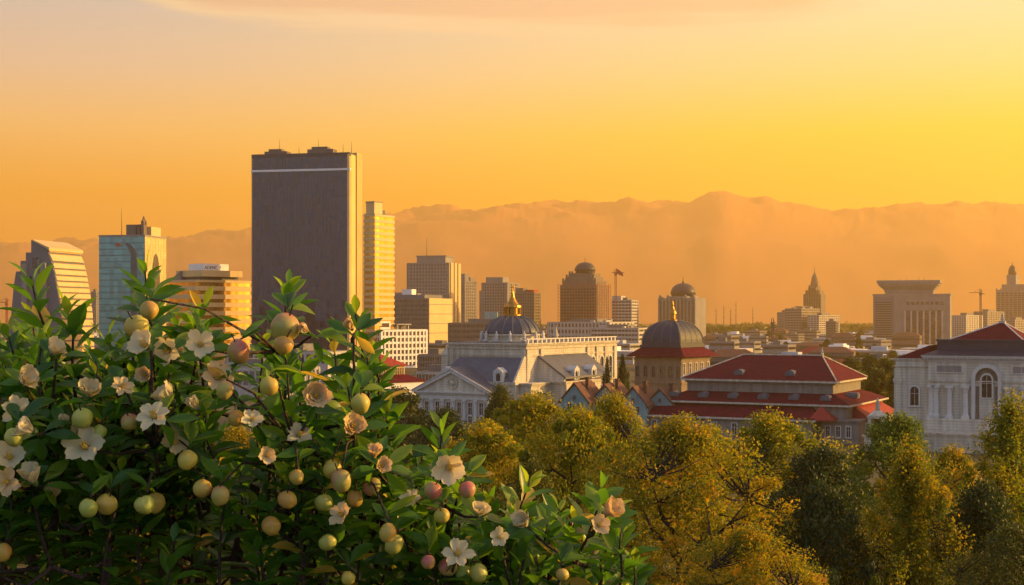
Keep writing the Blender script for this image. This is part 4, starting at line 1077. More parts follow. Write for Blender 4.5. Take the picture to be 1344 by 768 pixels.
def tree_proto(seed, h, w, style, leaf, nclump, nleaf, lsize):
    """Trunk with limbs that fork towards clump centres inside an uneven crown."""
    rnd = random.Random(seed); rng = np.random.default_rng(seed)
    lobes = [(rnd.uniform(0, 6.28), rnd.uniform(.25, .95), rnd.uniform(.55, 1.32)) for _ in range(9)]
    def env(az, ez):
        k = 1.0
        for la, le, amp in lobes: k += (amp - 1) * max(0, math.cos(az - la)) ** 2 * math.exp(-((ez - le) / .3) ** 2) * 1.4
        if style == 'round': base = math.sin(math.pi * min(1, max(0, ez)) ** .75) ** .6
        elif style == 'upright': base = math.sin(math.pi * min(1, max(0, ez)) ** .62) ** .9
        else: base = math.sin(math.pi * min(1, max(0, ez)) ** .95) ** .7
        return k * base
    zb = h * (.18 if style != 'open' else .26)
    tips = []
    for i in range(nclump):
        ez = (i + rnd.random()) / nclump
        az = i * 2.39996 + rnd.uniform(-.4, .4)
        rr = w / 2 * env(az, ez) * (rnd.uniform(.5, 1.12) if rnd.random() < .8 else rnd.uniform(.1, .5))
        tips.append(Vector((rr * math.cos(az), rr * math.sin(az), zb + (h - zb) * ez * .97)))
    m = MB()
    tr = h * (.020 if style != 'upright' else .015)
    lean = Vector((rnd.uniform(-.06, .06), rnd.uniform(-.06, .06), 0)) * h
    top = h * (.62 if style == 'open' else .85)
    trunk = [Vector((lean.x * (z / h) + (.012 * h * math.sin(z * 9 / h + seed)), lean.y * (z / h), z)) for z in np.linspace(0, top, 9)]
    m.tube([trunk[0] - Vector((0, 0, 1.5))] + trunk, [tr * 1.3] + [tr * (1 - .85 * i / 8) for i in range(9)], 8)
    nl = 9 if style == 'open' else 11
    limbs = []
    for i in range(nl):
        k = 2 + int(i * 6 / nl)
        base = trunk[k]
        az = i * 2.4 + seed
        tgt = min(tips, key=lambda q: (q - (base + Vector((math.cos(az) * w * .33, math.sin(az) * w * .33, h * .25)))).length)
        mid = base.lerp(tgt, .5) + Vector((0, 0, -.03 * h)) + Vector((rnd.uniform(-1, 1), rnd.uniform(-1, 1), 0)) * w * .03
        pts = [base, base.lerp(mid, .5) + Vector((0, 0, .01 * h)), mid, mid.lerp(tgt, .5) + Vector((0, 0, -.01 * h)), tgt]
        r0 = tr * (.72 - .03 * i)
        m.tube(pts, [r0, r0 * .8, r0 * .6, r0 * .4, r0 * .15], 6)
        limbs += pts[1:]
    for q in tips:
        b = min(limbs + trunk[3:], key=lambda p: (p - q).length + (0.6 * max(0, p.z - q.z)))
        mid = b.lerp(q, .5) + Vector((rnd.uniform(-1, 1), rnd.uniform(-1, 1), rnd.uniform(-1, .2))) * .02 * h
        m.tube([b, mid, q], [tr * .26, tr * .18, tr * .06], 4)
    rad = [w * rnd.choice((.05, .07, .09, .11, .135)) * (1 if style != 'open' else .92) for _ in tips]
    tc_ = [min(1, max(0, rnd.gauss(.5, .22))) for _ in tips]
    if style == 'upright':
        fl = 1.5
    else: fl = .8
    lm = leaf_mesh('crown', tips, rad, nleaf, lsize, leaf, rng, fl, tc_, droop=.3)
    t = link('tree', None)
    link('trunk', m.mesh('trunk', BARK, True), t)
    link('crown', lm, t)
    t['h'] = h; t['w'] = w
    return t

L_FRESH = mk_leaf('fresh_leaf', [(0, (.03, .075, .010)), (.5, (.085, .15, .014)), (1, (.17, .20, .016))], trans=.4)
PROTO = {
    'open': tree_proto(3, 15, 12, 'open', L_ORANGE, 160, 210, .145),
    'openb': tree_proto(8, 15, 12, 'open', L_GOLD, 160, 190, .17),
    'round': tree_proto(5, 14, 12, 'round', L_GOLD, 150, 220, .20),
    'roundb': tree_proto(12, 14, 12, 'round', L_GREEN, 140, 220, .21),
    'upright': tree_proto(7, 15, 9, 'upright', L_GOLD, 150, 240, .14),
    'far': tree_proto(9, 13, 11, 'round', L_GREEN, 80, 110, .42),
    'farb': tree_proto(14, 13, 10, 'upright', L_DARK, 70, 110, .42),
}
TREES = []
def tree(kind, px, ptop, d, wpx, label, leaf=None, name='leafy_tree', rz=None, cat='tree', group=None):
    src = PROTO[kind]
    p = at(px, ptop, d)
    zg = ground_z(p.x, d)
    hh = max(3.0, p.z - zg); ww = wpx * d / F * (1.25 if d < 300 and kind != 'farb' else 1.0)
    o = copy_tree(src)
    o.name = name
    o.location = (p.x, d, zg - .1)
    o.rotation_euler = (0, 0, random.uniform(0, 6.28) if rz is None else rz)
    o.scale = (ww / src['w'], ww / src['w'], hh / src['h'])
    for k in ('h', 'w'):
        if k in o: del o[k]
    tag(o, label, cat, group)
    if leaf:
        cr = [c for c in o.children if c.name.startswith('crown')][0]
        cr.material_slots[0].link = 'OBJECT'; cr.material_slots[0].material = leaf
    TREES.append((p.x, d, ww / 2))
    return o
# near slope
tree('open', 893, 548, 84, 240, 'orange tinged open tree with dark forking limbs, largest on the slope', rz=1.0)
tree('openb', 1010, 545, 118, 190, 'golden round headed tree in front of the long red roofed hall', rz=2.2)
tree('upright', 1196, 590, 78, 150, 'feathery golden upright tree below the palace wing', L_ORANGE)
tree('upright', 1328, 528, 104, 150, 'tall yellow green tree before the palace at the picture edge', L_GOLD)
tree('roundb', 1180, 548, 150, 125, 'fresh green rounded tree in front of the palace wing', L_FRESH)
tree('round', 700, 520, 172, 150, 'broad golden tree in front of the cathedral flank')
tree('openb', 805, 519, 150, 120, 'thin golden tree below the turquoise houses', L_GOLD)
tree('round', 760, 540, 118, 140, 'olive gold tree just left of the large orange tinged tree')
tree('round', 640, 560, 128, 150, 'olive tree below the portico, behind the shrub tips')
tree('roundb', 656, 509, 232, 60, 'small dark green tree touching the portico corner')
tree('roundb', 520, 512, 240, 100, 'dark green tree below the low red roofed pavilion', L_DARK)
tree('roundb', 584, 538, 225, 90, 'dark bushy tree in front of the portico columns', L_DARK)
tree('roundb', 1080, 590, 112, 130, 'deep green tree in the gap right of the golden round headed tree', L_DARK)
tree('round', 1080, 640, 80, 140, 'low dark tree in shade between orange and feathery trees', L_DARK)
tree('open', 985, 690, 56, 190, 'orange leaved young tree low at the frame bottom', L_ORANGE, rz=.4)
tree('roundb', 1290, 640, 80, 150, 'dark green low tree beneath the yellow green tall tree', L_DARK)
tree('open', 1330, 690, 62, 150, 'olive young tree in the lower right corner', L_GREEN)
tree('open', 840, 600, 100, 130, 'bronze leaved tree left of the dark forking limbs', L_ORANGE, rz=3.0)
tree('upright', 700, 610, 92, 120, 'narrow olive tree behind the low right branches of the shrub', L_GREEN)
tree('round', 590, 600, 105, 140, 'green tree behind the middle of the shrub', L_GREEN)
tree('openb', 930, 560, 140, 130, 'pale gold tree behind the largest open tree', L_GOLD)
tree('round', 1250, 590, 130, 100, 'golden brown tree between the palace terrace and feathery tree', L_ORANGE)
# slope behind the shrub
for i, (k, px, py, d, w, lf, lab) in enumerate([
    ('round', 60, 560, 150, 150, L_GREEN, 'green tree glimpsed behind the far left of the shrub'), ('round', 190, 585, 120, 150, L_GOLD, 'golden tree glimpsed through the left shrub branches'),
    ('open', 310, 560, 130, 150, L_ORANGE, 'orange tree glimpsed through the gap beside the middle stem'), ('round', 430, 545, 150, 140, L_GREEN, 'green tree glimpsed under the right shoots of the shrub'),
    ('upright', 110, 650, 80, 150, L_GOLD, 'low golden tree behind the bare lower stems at left'), ('open', 380, 650, 85, 170, L_GOLD, 'golden tree behind the slanting lower branches'),
    ('round', 250, 660, 70, 150, L_GREEN, 'small green tree behind the bare lower stems'), ('round', 500, 640, 90, 150, L_GREEN, 'green tree behind the lowest right boughs')]):
    tree(k, px, py, d, w, lab, lf)
# trees by the landmark buildings
tree('farb', 797, 474, 392, 16, 'slim dark cypress against the cathedral arches', L_DARK, 'cypress')
tree('farb', 817, 470, 430, 22, 'dark narrow tree between cathedral and square pavilion', L_DARK)
belt = [(1095, 474, 470), (1118, 470, 500), (1142, 466, 520), (1163, 470, 480), (1188, 466, 540), (1208, 474, 500), (1152, 484, 430), (1178, 488, 420), (1128, 488, 440)]
for i, (px, py, d) in enumerate(belt):
    tree('far', px, py, d, 52, 'green tree in the park belt between hall and palace', L_GREEN, group='park trees between hall and palace')
for i in range(16):
    px = 860 + i * 22 + rp.uniform(-8, 8); d = rp.uniform(640, 900)
    if px > 1230: break
    tree('far', px, zat(0, 1) * 0 + HY + (H - rp.uniform(8, 12)) * F / d, d, rp.uniform(16, 26), 'green tree among the low roofs of the plain', L_GREEN, group='trees among the low roofs')
for i in range(34):
    px = rp.uniform(925, 1150) if i % 3 else rp.uniform(480, 920); d = rp.uniform(950, 1900)
    p = at(px, HY, d)
    if not free(p.x, d, 8): continue
    tree('farb' if i % 2 else 'far', px, HY + (H - rp.uniform(9, 16)) * F / d, d, rp.uniform(14, 26) * 1000 / d, 'hazy tree on the distant plain', L_DARK, group='hazy trees on the distant plain')
for k, o in PROTO.items():
    for c in list(o.children): bpy.data.objects.remove(c)
    bpy.data.objects.remove(o)
# far woods that read as one dark band
rng = np.random.default_rng(3)
cs, rs = [], []
for _ in range(700):
    d = rng.uniform(2000, 3600); px = rng.uniform(860, 1400) if rng.random() < .75 else rng.uniform(-100, 900)
    cs.append((U(px) * d, d, rng.uniform(2, 11))); rs.append(rng.uniform(7, 15))
w_ = link('distant_woods', leaf_mesh('distant_woods', cs, rs, 45, 5.0, L_DARK, rng, .6))
tag(w_, 'dark hazy wood on the far plain below the mountains', 'wood', kind='stuff')
# undergrowth on the slope
cs, rs = [], []
for _ in range(1500):
    d = 9 + 230 * rng.random() ** 1.3; px = rng.uniform(-80, 1420)
    x = U(px) * d
    cs.append((x, d, ground_z(x, d) + .15)); rs.append(.35 + d * .011)
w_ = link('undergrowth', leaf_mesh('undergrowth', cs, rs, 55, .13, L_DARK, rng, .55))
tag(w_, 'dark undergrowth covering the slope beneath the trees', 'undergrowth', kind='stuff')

# ------------------------------------------------------------------ flowering and fruiting shrub beside the camera
rb = random.Random(21)
rng = np.random.default_rng(21)
LU = np.array([0, .12, .3, .5, .7, .87, 1.0])
LW = np.array([.02, .30, .78, 1.0, .82, .42, .0]) * .5
def leaf_template(asp, fold, curl):
    V = []
    for u, w in zip(LU, LW):
        z = -curl * u * u
        V += [(u, -w * asp, z + fold * w * asp), (u, 0, z), (u, w * asp, z + fold * w * asp)]
    Q = []
    for i in range(len(LU) - 1):
        Q += [(3 * i, 3 * i + 1, 3 * i + 4, 3 * i + 3), (3 * i + 1, 3 * i + 2, 3 * i + 5, 3 * i + 4)]
    return np.array(V), np.array(Q, dtype=np.int32)
TEMPL = [leaf_template(a, f, c) for a, f, c in ((.43, .40, .12), (.46, .6, .22), (.38, .35, .32), (.44, .7, .05), (.40, .3, -.06))]
LV, LQ, LT, NV = [], [], [], 0
def add_leaf(P, axis, up, L, tint):
    global NV
    a = axis.normalized()
    s = a.cross(up)
    if s.length < 1e-3: s = a.orthogonal()
    s.normalize(); n = s.cross(a)
    tv, tq = TEMPL[rb.randrange(len(TEMPL))]
    M = np.array([a, s, n]) * L
    if rb.random() < .02: tint = rb.uniform(1.05, 1.2)
    LV.append(tv @ M + np.array(P)); LQ.append(tq + NV); LT.append(np.full(len(tq), tint, np.float32)); NV += len(tv)

SIL = [(-120, 430), (0, 425), (15, 395), (40, 375), (62, 405), (100, 412), (130, 440), (165, 425), (190, 362), (212, 385), (235, 400), (268, 402), (298, 440), (322, 492), (345, 445), (375, 385), (398, 400), (418, 460), (440, 450), (466, 420), (490, 440), (500, 520), (520, 560), (548, 600), (580, 572), (612, 615), (650, 655), (690, 640), (728, 665), (792, 648), (815, 680), (832, 715), (850, 775)]
def sil(px):
    for (a, ya), (b, yb) in zip(SIL, SIL[1:]):
        if px <= b: return ya + (yb - ya) * (px - a) / (b - a)
    return 800
MAIN = [
    [(140, 1225, 4.2), (118, 760, 4.25), (98, 610, 4.1), (55, 470, 3.9)],
    [(200, 1225, 4.3), (236, 760, 4.3), (214, 620, 4.2), (192, 460, 3.95)],
    [(250, 1225, 4.1), (308, 768, 3.9), (336, 655, 3.85), (356, 540, 3.8), (374, 430, 3.75)],
    [(240, 1225, 4.3), (395, 768, 4.1), (500, 690, 3.95), (570, 625, 3.8), (582, 588, 3.75)],
    [(280, 1225, 4.2), (440, 800, 4.0), (640, 752, 3.9), (750, 725, 3.8), (815, 690, 3.75)],
    [(160, 1225, 4.4), (150, 760, 4.5), (60, 640, 4.3), (8, 470, 4.1)],
    [(260, 1225, 4.4), (370, 740, 4.3), (432, 560, 4.1), (466, 435, 3.9)],
    [(220, 1225, 4.5), (262, 740, 4.5), (278, 570, 4.3), (266, 425, 4.0)],
    [(90, 1225, 4.3), (60, 780, 4.2), (-40, 620, 4.0), (-80, 470, 3.9)],
]
stems = MB()
NODES = []
for pl in MAIN:
    pts = [at(*q) for q in pl]
    pts[0].z = ground_z(pts[0].x, pts[0].y) - .05
    fine = []
    for i in range(len(pts) - 1):
        p0, p1, p2, p3 = pts[max(0, i - 1)], pts[i], pts[i + 1], pts[min(len(pts) - 1, i + 2)]
        for k in range(7):
            u = k / 7
            fine.append(.5 * ((2 * p1) + (p2 - p0) * u + (2 * p0 - 5 * p1 + 4 * p2 - p3) * u * u + (3 * p1 - p0 - 3 * p2 + p3) * u ** 3))
    fine.append(pts[-1])
    fine = [p + Vector((rb.uniform(-1, 1), rb.uniform(-1, 1), 0)) * .012 for p in fine]
    n = len(fine)
    stems.tube(fine, [.022 * (1 - .78 * i / n) for i in range(n)], 8)
    NODES += fine[2:]
def shoot(T, L, nl, ll, lean=None):
    """A leafy shoot ending at T; its foot joins the nearest stem."""
    tgt = min(NODES, key=lambda p: (p - T).length + 2.2 * max(0, p.z - (T.z - L * .9)) + .25 * abs(p.x - T.x))
    dirn = lean or Vector((rb.uniform(-.25, .25) + .12 * (T.x + 1.0), rb.uniform(-.35, .15), 1)).normalized()
    B = T - dirn * L
    pts = []
    if (tgt - B).length > .05:
        mid = tgt.lerp(B, .5) + Vector((0, 0, -.04)); pts = [tgt, mid]
    q = [B, B + dirn * L * .35 + Vector((rb.uniform(-1, 1), rb.uniform(-1, 1), 0)) * .012, B + dirn * L * .7 + Vector((rb.uniform(-1, 1), rb.uniform(-1, 1), 0)) * .01, T]
    allp = pts + q
    stems.tube(allp, [.0075 - .0055 * i / (len(allp) - 1) for i in range(len(allp))], 5)
    NODES.extend(q[:2])
    e1 = dirn.orthogonal().normalized(); e2 = dirn.cross(e1)
    az0 = rb.uniform(0, 6.28)
    for k in range(nl):
        u = k / (nl - 1)
        P = q[0].lerp(q[1], u / .35) if u < .35 else q[1].lerp(q[2], (u - .35) / .35) if u < .7 else q[2].lerp(q[3], (u - .7) / .3)
        az = az0 + k * 2.4
        out = e1 * math.cos(az) + e2 * math.sin(az)
        ang = R(78 - 52 * u ** 1.6 + rb.uniform(-10, 10))
        ax = dirn * math.cos(ang) + out * math.sin(ang) + Vector((0, 0, -.10 * (1 - u)))
        Lk = ll * (.72 + .42 * math.sin(math.pi * min(1, u * 1.1))) * rb.uniform(.82, 1.15) * (1 if u < .85 else .8)
        add_leaf(P + out * .006, ax, dirn + out * rb.uniform(-.1, .1) + Vector((rb.uniform(-.3, .3), rb.uniform(-.3, .3), 0)), Lk, min(1, max(0, .25 + .45 * u ** 3 + rb.gauss(0, .16))))

for px, py, d, L, nl, ll in ((40, 362, 3.7, .30, 15, .105), (88, 402, 3.75, .28, 15, .10), (8, 430, 3.7, .26, 14, .10), (190, 350, 3.7, .28, 15, .10), (265, 402, 3.75, .26, 15, .10), (232, 420, 3.8, .24, 14, .095),
                             (140, 440, 3.8, .26, 15, .10), (378, 374, 3.6, .17, 11, .08), (345, 450, 3.9, .22, 11, .085), (466, 412, 3.65, .27, 16, .092), (438, 452, 3.75, .26, 14, .09), (398, 470, 3.85, .24, 12, .085),
                             (488, 470, 3.7, .2, 12, .08), (508, 540, 3.7, .24, 15, .095), (580, 562, 3.55, .2, 14, .085), (610, 622, 3.6, .2, 14, .085), (640, 660, 3.65, .2, 14, .09), (695, 632, 3.6, .24, 16, .09), (735, 668, 3.7, .2, 13, .085),
                             (790, 640, 3.5, .2, 15, .085), (815, 690, 3.6, .18, 14, .085), (832, 735, 3.6, .16, 13, .08), (545, 600, 3.75, .2, 13, .09)):
    shoot(at(px, py, d), L, int(nl * 1.5), ll * 1.02)
cnt = 0
while cnt < 410:
    px = rb.uniform(-110, 835)
    py = rb.uniform(385, 800)
    if py < sil(px) + 22: continue
    d = rb.uniform(3.45, 4.9)
    depth_in = py - sil(px)
    if px < 480 and py > 675 and rb.random() < .92: continue
    if 272 < px < 358 and py < 550: continue
    if 388 < px < 438 and py < 515: continue
    cnt += 1
    shoot(at(px, py, d), rb.uniform(.18, .32), rb.randint(14, 20), rb.uniform(.078, .106))
FRUITS = [(180, 430, 34, 'y'), (196, 407, 26, 'o'), (313, 462, 30, 'p'), (374, 430, 40, 'p'), (372, 453, 27, 'o'), (353, 507, 26, 'y'), (108, 549, 28, 'g'), (170, 554, 24, 'p'), (246, 604, 26, 'y'), (116, 667, 26, 'g'), (140, 662, 31, 'y'),
          (190, 663, 28, 'g'), (203, 660, 30, 'y'), (289, 651, 26, 'p'), (266, 641, 26, 'o'), (377, 656, 27, 'o'), (356, 690, 27, 'o'), (389, 626, 20, 'o'), (425, 660, 25, 'g'), (436, 616, 26, 'y'), (448, 631, 28, 'p'), (473, 530, 27, 'y'),
          (488, 639, 26, 'p'), (466, 655, 22, 'o'), (430, 712, 24, 'g'), (568, 644, 26, 'p'), (580, 677, 22, 'y'), (613, 643, 25, 'p'), (517, 714, 26, 'g'), (509, 699, 24, 'o'), (562, 738, 20, 'p'), (588, 745, 26, 'p'), (608, 752, 24, 'g'), (628, 752, 25, 'g'),
          (738, 754, 18, 'o'), (18, 574, 24, 'g'), (310, 549, 24, 'o'), (295, 512, 24, 'p'), (4, 725, 24, 'o'), (457, 759, 20, 'y'), (130, 568, 20, 'g')]
FLOWERS = [(68, 465, 40, 'cup', 0), (193, 455, 50, 'open', 0), (222, 460, 46, 'open', 0), (263, 453, 46, 'open', 0), (28, 502, 46, 'cup', 0), (113, 588, 64, 'open', 0), (100, 575, 40, 'cup', 0), (226, 528, 50, 'cup', 0), (203, 548, 52, 'open', 0), (117, 520, 46, 'cup', 0),
           (22, 538, 44, 'open', 0), (45, 566, 44, 'cup', 0), (12, 602, 54, 'open', 0), (10, 632, 46, 'open', 1), (46, 634, 48, 'cup', 0), (68, 655, 40, 'bud', 1), (230, 582, 44, 'open', 1), (392, 572, 40, 'full', 0), (462, 562, 44, 'full', 1), (590, 612, 54, 'full', 0),
           (450, 676, 40, 'open', 1), (600, 728, 46, 'full', 0), (793, 676, 48, 'cup', 1), (693, 690, 42, 'cup', 0), (414, 520, 50, 'full', 1), (285, 497, 48, 'full', 1), (627, 676, 36, 'cup', 0), (490, 600, 34, 'cup', 1), (500, 612, 30, 'full', 1),
           (330, 552, 34, 'full', 0), (260, 537, 34, 'bud', 0), (785, 690, 34, 'full', 1), (80, 560, 28, 'bud', 0), (160, 508, 34, 'open', 1), (192, 493, 30, 'full', 1), (405, 436, 26, 'bud', 1), (462, 432, 26, 'bud', 1), (540, 655, 30, 'open', 0), (655, 705, 30, 'open', 0), (350, 598, 30, 'open', 1)]
FRUIT_AT, FLOWER_AT = [], []
for px, py, dm, k in FRUITS:
    d = rb.uniform(3.30, 3.46); P = at(px, py, d); FRUIT_AT.append((P, d))
    top = P + Vector((0, .02, dm * d / F * .55))
    tgt = min(NODES, key=lambda p: (p - top).length + .6 * max(0, p.z - top.z - .2) + (.3 if p.y < top.y else 0))
    stems.tube([tgt, tgt.lerp(top, .6) + Vector((0, 0, .03)), top], [.004, .003, .0022], 5)
    for q in range(rb.randint(3, 5)):
        az = rb.uniform(0, 6.28)
        ax = Vector((math.cos(az), abs(math.sin(az)) * .7 + .1, rb.uniform(.0, .9)))
        add_leaf(top + Vector((0, .012, .004 * q)), ax, Vector((rb.uniform(-.3, .3), rb.uniform(-.8, 0), 1)), rb.uniform(.06, .088), min(1, max(0, rb.gauss(.45, .2))))
for px, py, sz, k, c in FLOWERS:
    d = rb.uniform(3.30, 3.46); P = at(px, py, d); FLOWER_AT.append((P, d))
    back = P + Vector((0, .035, -.01))
    tgt = min(NODES, key=lambda p: (p - back).length + .6 * max(0, p.z - back.z) + (.3 if p.y < back.y else 0))
    stems.tube([tgt, tgt.lerp(back, .6) + Vector((0, .01, -.01)), back], [.005, .004, .003], 5)
    for q in range(rb.randint(3, 5)):
        az = q * 2.4 + rb.uniform(-.6, .6)
        ax = Vector((math.cos(az), rb.uniform(.1, .9), math.sin(az) * .8))
        add_leaf(back + ax * .012, ax, Vector((rb.uniform(-.5, .5), -.6, rb.uniform(.1, 1.0))), rb.uniform(.06, .09), min(1, max(0, rb.gauss(.45, .2))))
me = bpy.data.meshes.new('leaves')
VV = np.concatenate(LV); QQ = np.concatenate(LQ); TT = np.concatenate(LT)
me.vertices.add(len(VV)); me.vertices.foreach_set('co', VV.astype(np.float32).ravel())
me.loops.add(len(QQ) * 4); me.loops.foreach_set('vertex_index', QQ.ravel())
me.polygons.add(len(QQ)); me.polygons.foreach_set('loop_start', np.arange(0, len(QQ) * 4, 4, dtype=np.int32))
me.update(calc_edges=True)
me.attributes.new('tint', 'FLOAT', 'FACE').data.foreach_set('value', TT)
me.polygons.foreach_set('use_smooth', [True] * len(QQ))
L_SHRUB = mk_leaf('shrub_leaf', [(0, (.026, .085, .012)), (.5, (.080, .185, .016)), (.78, (.20, .28, .02)), (.93, (.22, .27, .025)), (1, (.42, .30, .05))], rough=.36, trans=.42, tcol=2.6, spec=.45)
me.materials.append(L_SHRUB)

SB = Vector((U(200) * 4.2, 4.2, 0)); SB.z = ground_z(SB.x, SB.y)
shrub = thing('flowering_shrub', 'leafy shrub with cream blossoms and yellow and pink fruit filling the left', 'shrub', SB)
def local(o):
    o.location = Vector(o.location) - SB; return o
local(link('stems', stems.mesh('stems', mk('twig_bark', (.06, .035, .022), .8, .3, 8, .4, 40), True), shrub))
local(link('leaves', me, shrub))

def fruit_mat(name, c0, c1, thr, side):
    m = bpy.data.materials.new(name); m.use_nodes = True
    n, l = m.node_tree.nodes, m.node_tree.links; p = n['Principled BSDF']
    t = n.new('ShaderNodeTexCoord'); nz_ = n.new('ShaderNodeTexNoise'); nz_.inputs['Scale'].default_value = 2.2; nz_.inputs['Detail'].default_value = 5
    l.new(t.outputs['Object'], nz_.inputs[0])
    dt = n.new('ShaderNodeVectorMath'); dt.operation = 'DOT_PRODUCT'; l.new(t.outputs['Object'], dt.inputs[0]); dt.inputs[1].default_value = tuple(v * 1.1 for v in side)
    a = n.new('ShaderNodeMath'); a.operation = 'MULTIPLY_ADD'; l.new(nz_.outputs[0], a.inputs[0]); a.inputs[1].default_value = .9; l.new(dt.outputs['Value'], a.inputs[2])
    mr = n.new('ShaderNodeMapRange'); mr.interpolation_type = 'SMOOTHSTEP'; mr.inputs[1].default_value = thr - .75; mr.inputs[2].default_value = thr + 1.0; l.new(a.outputs[0], mr.inputs[0])
    mx = n.new('ShaderNodeMix'); mx.data_type = 'RGBA'; mx.inputs[6].default_value = (*c0, 1); mx.inputs[7].default_value = (*c1, 1); l.new(mr.outputs[0], mx.inputs[0])
    n2 = n.new('ShaderNodeTexNoise'); n2.inputs['Scale'].default_value = 16; l.new(t.outputs['Object'], n2.inputs[0])
    m3 = n.new('ShaderNodeMapRange'); m3.inputs[1].default_value = .60; m3.inputs[2].default_value = .72; m3.inputs[4].default_value = .3; l.new(n2.outputs[0], m3.inputs[0])
    m4 = n.new('ShaderNodeMix'); m4.data_type = 'RGBA'; m4.inputs[7].default_value = (.55, .45, .22, 1); l.new(m3.outputs[0], m4.inputs[0]); l.new(mx.outputs[2], m4.inputs[6])
    l.new(m4.outputs[2], p.inputs['Base Color'])
    p.inputs['Roughness'].default_value = .42; p.inputs['Specular IOR Level'].default_value = .35
    p.inputs['Subsurface Weight'].default_value = 0.0
    return m
FM = {'y': fruit_mat('yellow_fruit', (.46, .40, .06), (.50, .30, .06), .7, (1, .3, .4)), 'g': fruit_mat('green_yellow_fruit', (.30, .36, .06), (.44, .38, .08), .6, (1, .3, .4)),
      'p': fruit_mat('pink_fruit', (.38, .36, .07), (.44, .08, .10), .46, (.6, -.6, .5)), 'o': fruit_mat('orange_fruit', (.46, .34, .06), (.46, .18, .04), .75, (.8, .0, .5))}
def fruit_mesh(k, sq):
    pr = []
    for i in range(15):
        a = -math.pi / 2 + math.pi * i / 14
        r = math.cos(a); z = math.sin(a) * sq
        if i >= 12: z -= .10 * ((i - 11) / 3) ** 2
        if i <= 1: z += .05 * (2 - i) / 2
        pr.append((max(r, .02) * .5, z * .5))
    m = MB().lathe(pr, 22)
    me = m.mesh('fruit', FM[k], True)
    for v in me.vertices:
        v.co *= 1 + .11 * noise.noise(v.co * 2.2 + Vector((ord(k), sq * 9, 0)))
    return me
STALKM = MB().tube([(0, 0, .42), (.03, 0, .62), (.01, .03, .85)], [.035, .025, .03], 6).mesh('stalk', BARK, True)
FME = {k: [fruit_mesh(k, s) for s in (.92, 1.0, 1.08)] for k in 'ygpo'}
FLAB = {'y': 'yellow ripe fruit', 'g': 'green yellow unripe fruit', 'p': 'pink blushed fruit', 'o': 'orange fruit'}
for (px, py, dm, k), (P, d) in zip(FRUITS, FRUIT_AT):
    o = link('fruit', rb.choice(FME[k]), shrub, P - SB, label=FLAB[k])
    s_ = dm * d / F * .96
    o.scale = (s_ * rb.uniform(.93, 1.04), s_ * rb.uniform(.93, 1.04), s_ * rb.uniform(.95, 1.1)); o.rotation_euler = (rb.uniform(-.5, .5), rb.uniform(-.5, .5), rb.uniform(0, 6.28))
    link('stalk', STALKM, o)

def mk_petal(name, c0, c1):
    m = mk(name, c0, .55, .08, 30, spec=.3)
    n, l = m.node_tree.nodes, m.node_tree.links; p = n['Principled BSDF']
    tr = n.new('ShaderNodeBsdfTranslucent'); tr.inputs[0].default_value = (*c1, 1)
    mx = n.new('ShaderNodeMixShader'); mx.inputs[0].default_value = .38
    l.new(p.outputs[0], mx.inputs[1]); l.new(tr.outputs[0], mx.inputs[2]); l.new(mx.outputs[0], n['Material Output'].inputs[0])
    return m
PET = mk_petal('cream_petal', (.74, .68, .43), (.80, .64, .26))
PETP = mk_petal('blush_petal', (.74, .60, .32), (.80, .52, .16))
STAM = mk('stamen', (.62, .42, .06), .6)
def petals(n, L, w, open_, cup, layers=1, seed=0):
    rr = random.Random(seed); m = MB()
    for ly in range(layers):
        op = open_ * (1 - .45 * ly / max(1, layers)); ll = L * (1 - .16 * ly)
        for k in range(n):
            az = 2 * math.pi * (k + .5 * (ly % 2)) / n + rr.uniform(-.12, .12)
            o2 = op + rr.uniform(-.14, .14); tw = rr.uniform(-.25, .25); lk = ll * rr.uniform(.88, 1.1)
            V, Q = [], []
            nu, nv = 7, 5
            for i in range(nu):
                u = i / (nu - 1)
                th_ = o2 * (1 - cup * (1 - u)) if cup >= 0 else o2 * (1 + cup * u)
                r = lk * u * math.sin(o2) * (1.0 - .12 * cup * u); z = lk * (u * math.cos(o2) + cup * .35 * u * u * math.sin(o2) - .10 * u ** 4)
                ww = w * ll * (.10 + .90 * math.sin(math.pi * (.05 + .90 * u ** 1.25)) ** .85)
                for j in range(nv):
                    v = j / (nv - 1) * 2 - 1
                    x, y = r + .0, v * ww * .5
                    zz = z + abs(v) ** 2 * ww * .22 + tw * v * ww * .5 * u + .03 * L * math.sin(5 * v + 9 * u + k)
                    if i == nu - 1: x -= abs(v) ** 2 * lk * .10 * -1 * -1
                    V.append((x * math.cos(az) - y * math.sin(az), x * math.sin(az) + y * math.cos(az), zz))
            for i in range(nu - 1):
                for j in range(nv - 1): Q.append((i * nv + j, i * nv + j + 1, (i + 1) * nv + j + 1, (i + 1) * nv + j))
            m.add(V, Q)
    return m
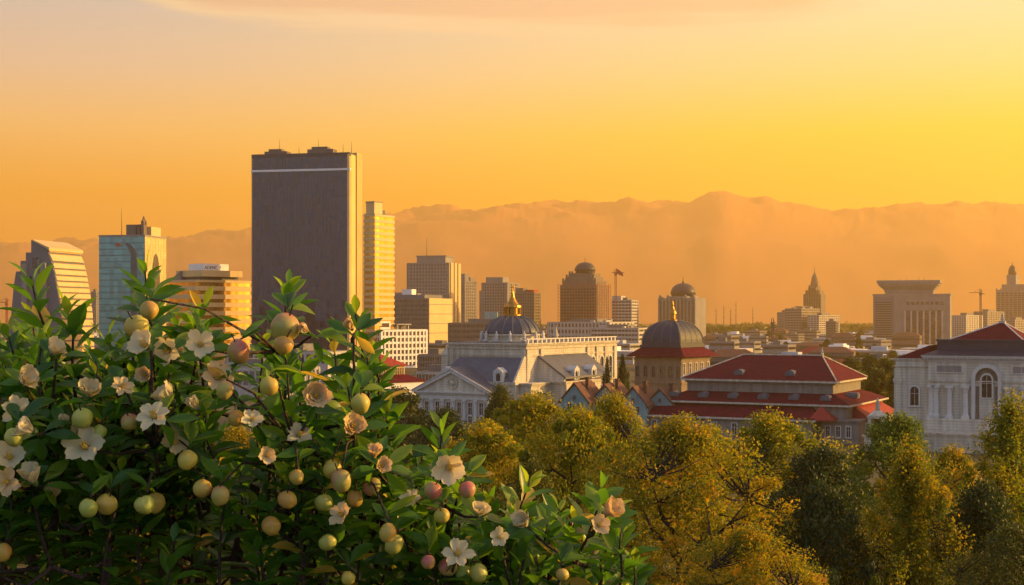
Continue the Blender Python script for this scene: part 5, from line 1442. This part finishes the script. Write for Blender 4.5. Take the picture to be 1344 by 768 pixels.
def stamens(seed):
    rr = random.Random(seed); m = MB()
    for k in range(14):
        az = 2.4 * k; r = .02 + .09 * (k / 14); h = .22 + rr.uniform(-.05, .08)
        p0, p1 = (r * .3 * math.cos(az), r * .3 * math.sin(az), .02), (r * math.cos(az), r * math.sin(az), h)
        m.tube([p0, p1], [.010, .008], 4)
        m.lathe([(.003, h - .02), (.015, h), (.015, h + .02), (.003, h + .035)], 6, p1[0], p1[1])
    m.lathe([(.01, 0), (.07, .05), (.05, .16), (.01, .2)], 8)
    return m
FLW = {'open': [petals(5, .56, .66, R(66), .22, 1, 1), petals(6, .56, .56, R(72), .15, 1, 2), petals(5, .56, .70, R(56), .35, 1, 3)],
       'cup': [petals(5, .62, .80, R(36), .55, 2, 4), petals(6, .60, .75, R(42), .5, 2, 5)],
       'bud': [petals(5, .62, .85, R(17), .75, 2, 6)],
       'full': [petals(6, .56, .62, R(60), .45, 3, 7), petals(6, .56, .66, R(52), .5, 3, 8)]}
FLM = {k: [(m.mesh('blossom', PET, True, False), m.mesh('blossom', PETP, True, False)) for m in v] for k, v in FLW.items()}
STM = [stamens(k).mesh('stamens', STAM, True) for k in range(2)]
CAL = MB().lathe([(.02, -.14), (.05, -.10), (.10, -.03), (.12, .03), (.05, .04)], 8).mesh('calyx', mk('calyx_green', (.06, .11, .02), .5), True)
for i, (px, py, sz, k, c) in enumerate(FLOWERS):
    P, d = FLOWER_AT[i]
    k2 = 'open' if k == 'full' and i % 2 else k
    a = rb.choice(FLM[k2])[c]
    o = link('blossom', a, shrub, P - SB, label='blush orange blossom' if c else ('closed cream bud' if k == 'bud' else 'cream white blossom'))
    face = Vector((rb.uniform(-.55, .7), -1.0, rb.uniform(-.1, .8))) if k in ('open', 'full') else Vector((rb.uniform(-.8, .9), -.5, rb.uniform(.4, 1.2)))
    o.rotation_euler = (face.to_track_quat('Z', 'Y') @ Matrix.Rotation(rb.uniform(0, 6.28), 4, 'Z').to_quaternion()).to_euler()
    s_ = sz * d / F * .96
    o.scale = (s_, s_, s_)
    if k != 'bud': link('stamens', STM[i % 2], o)
    link('calyx', CAL, o)
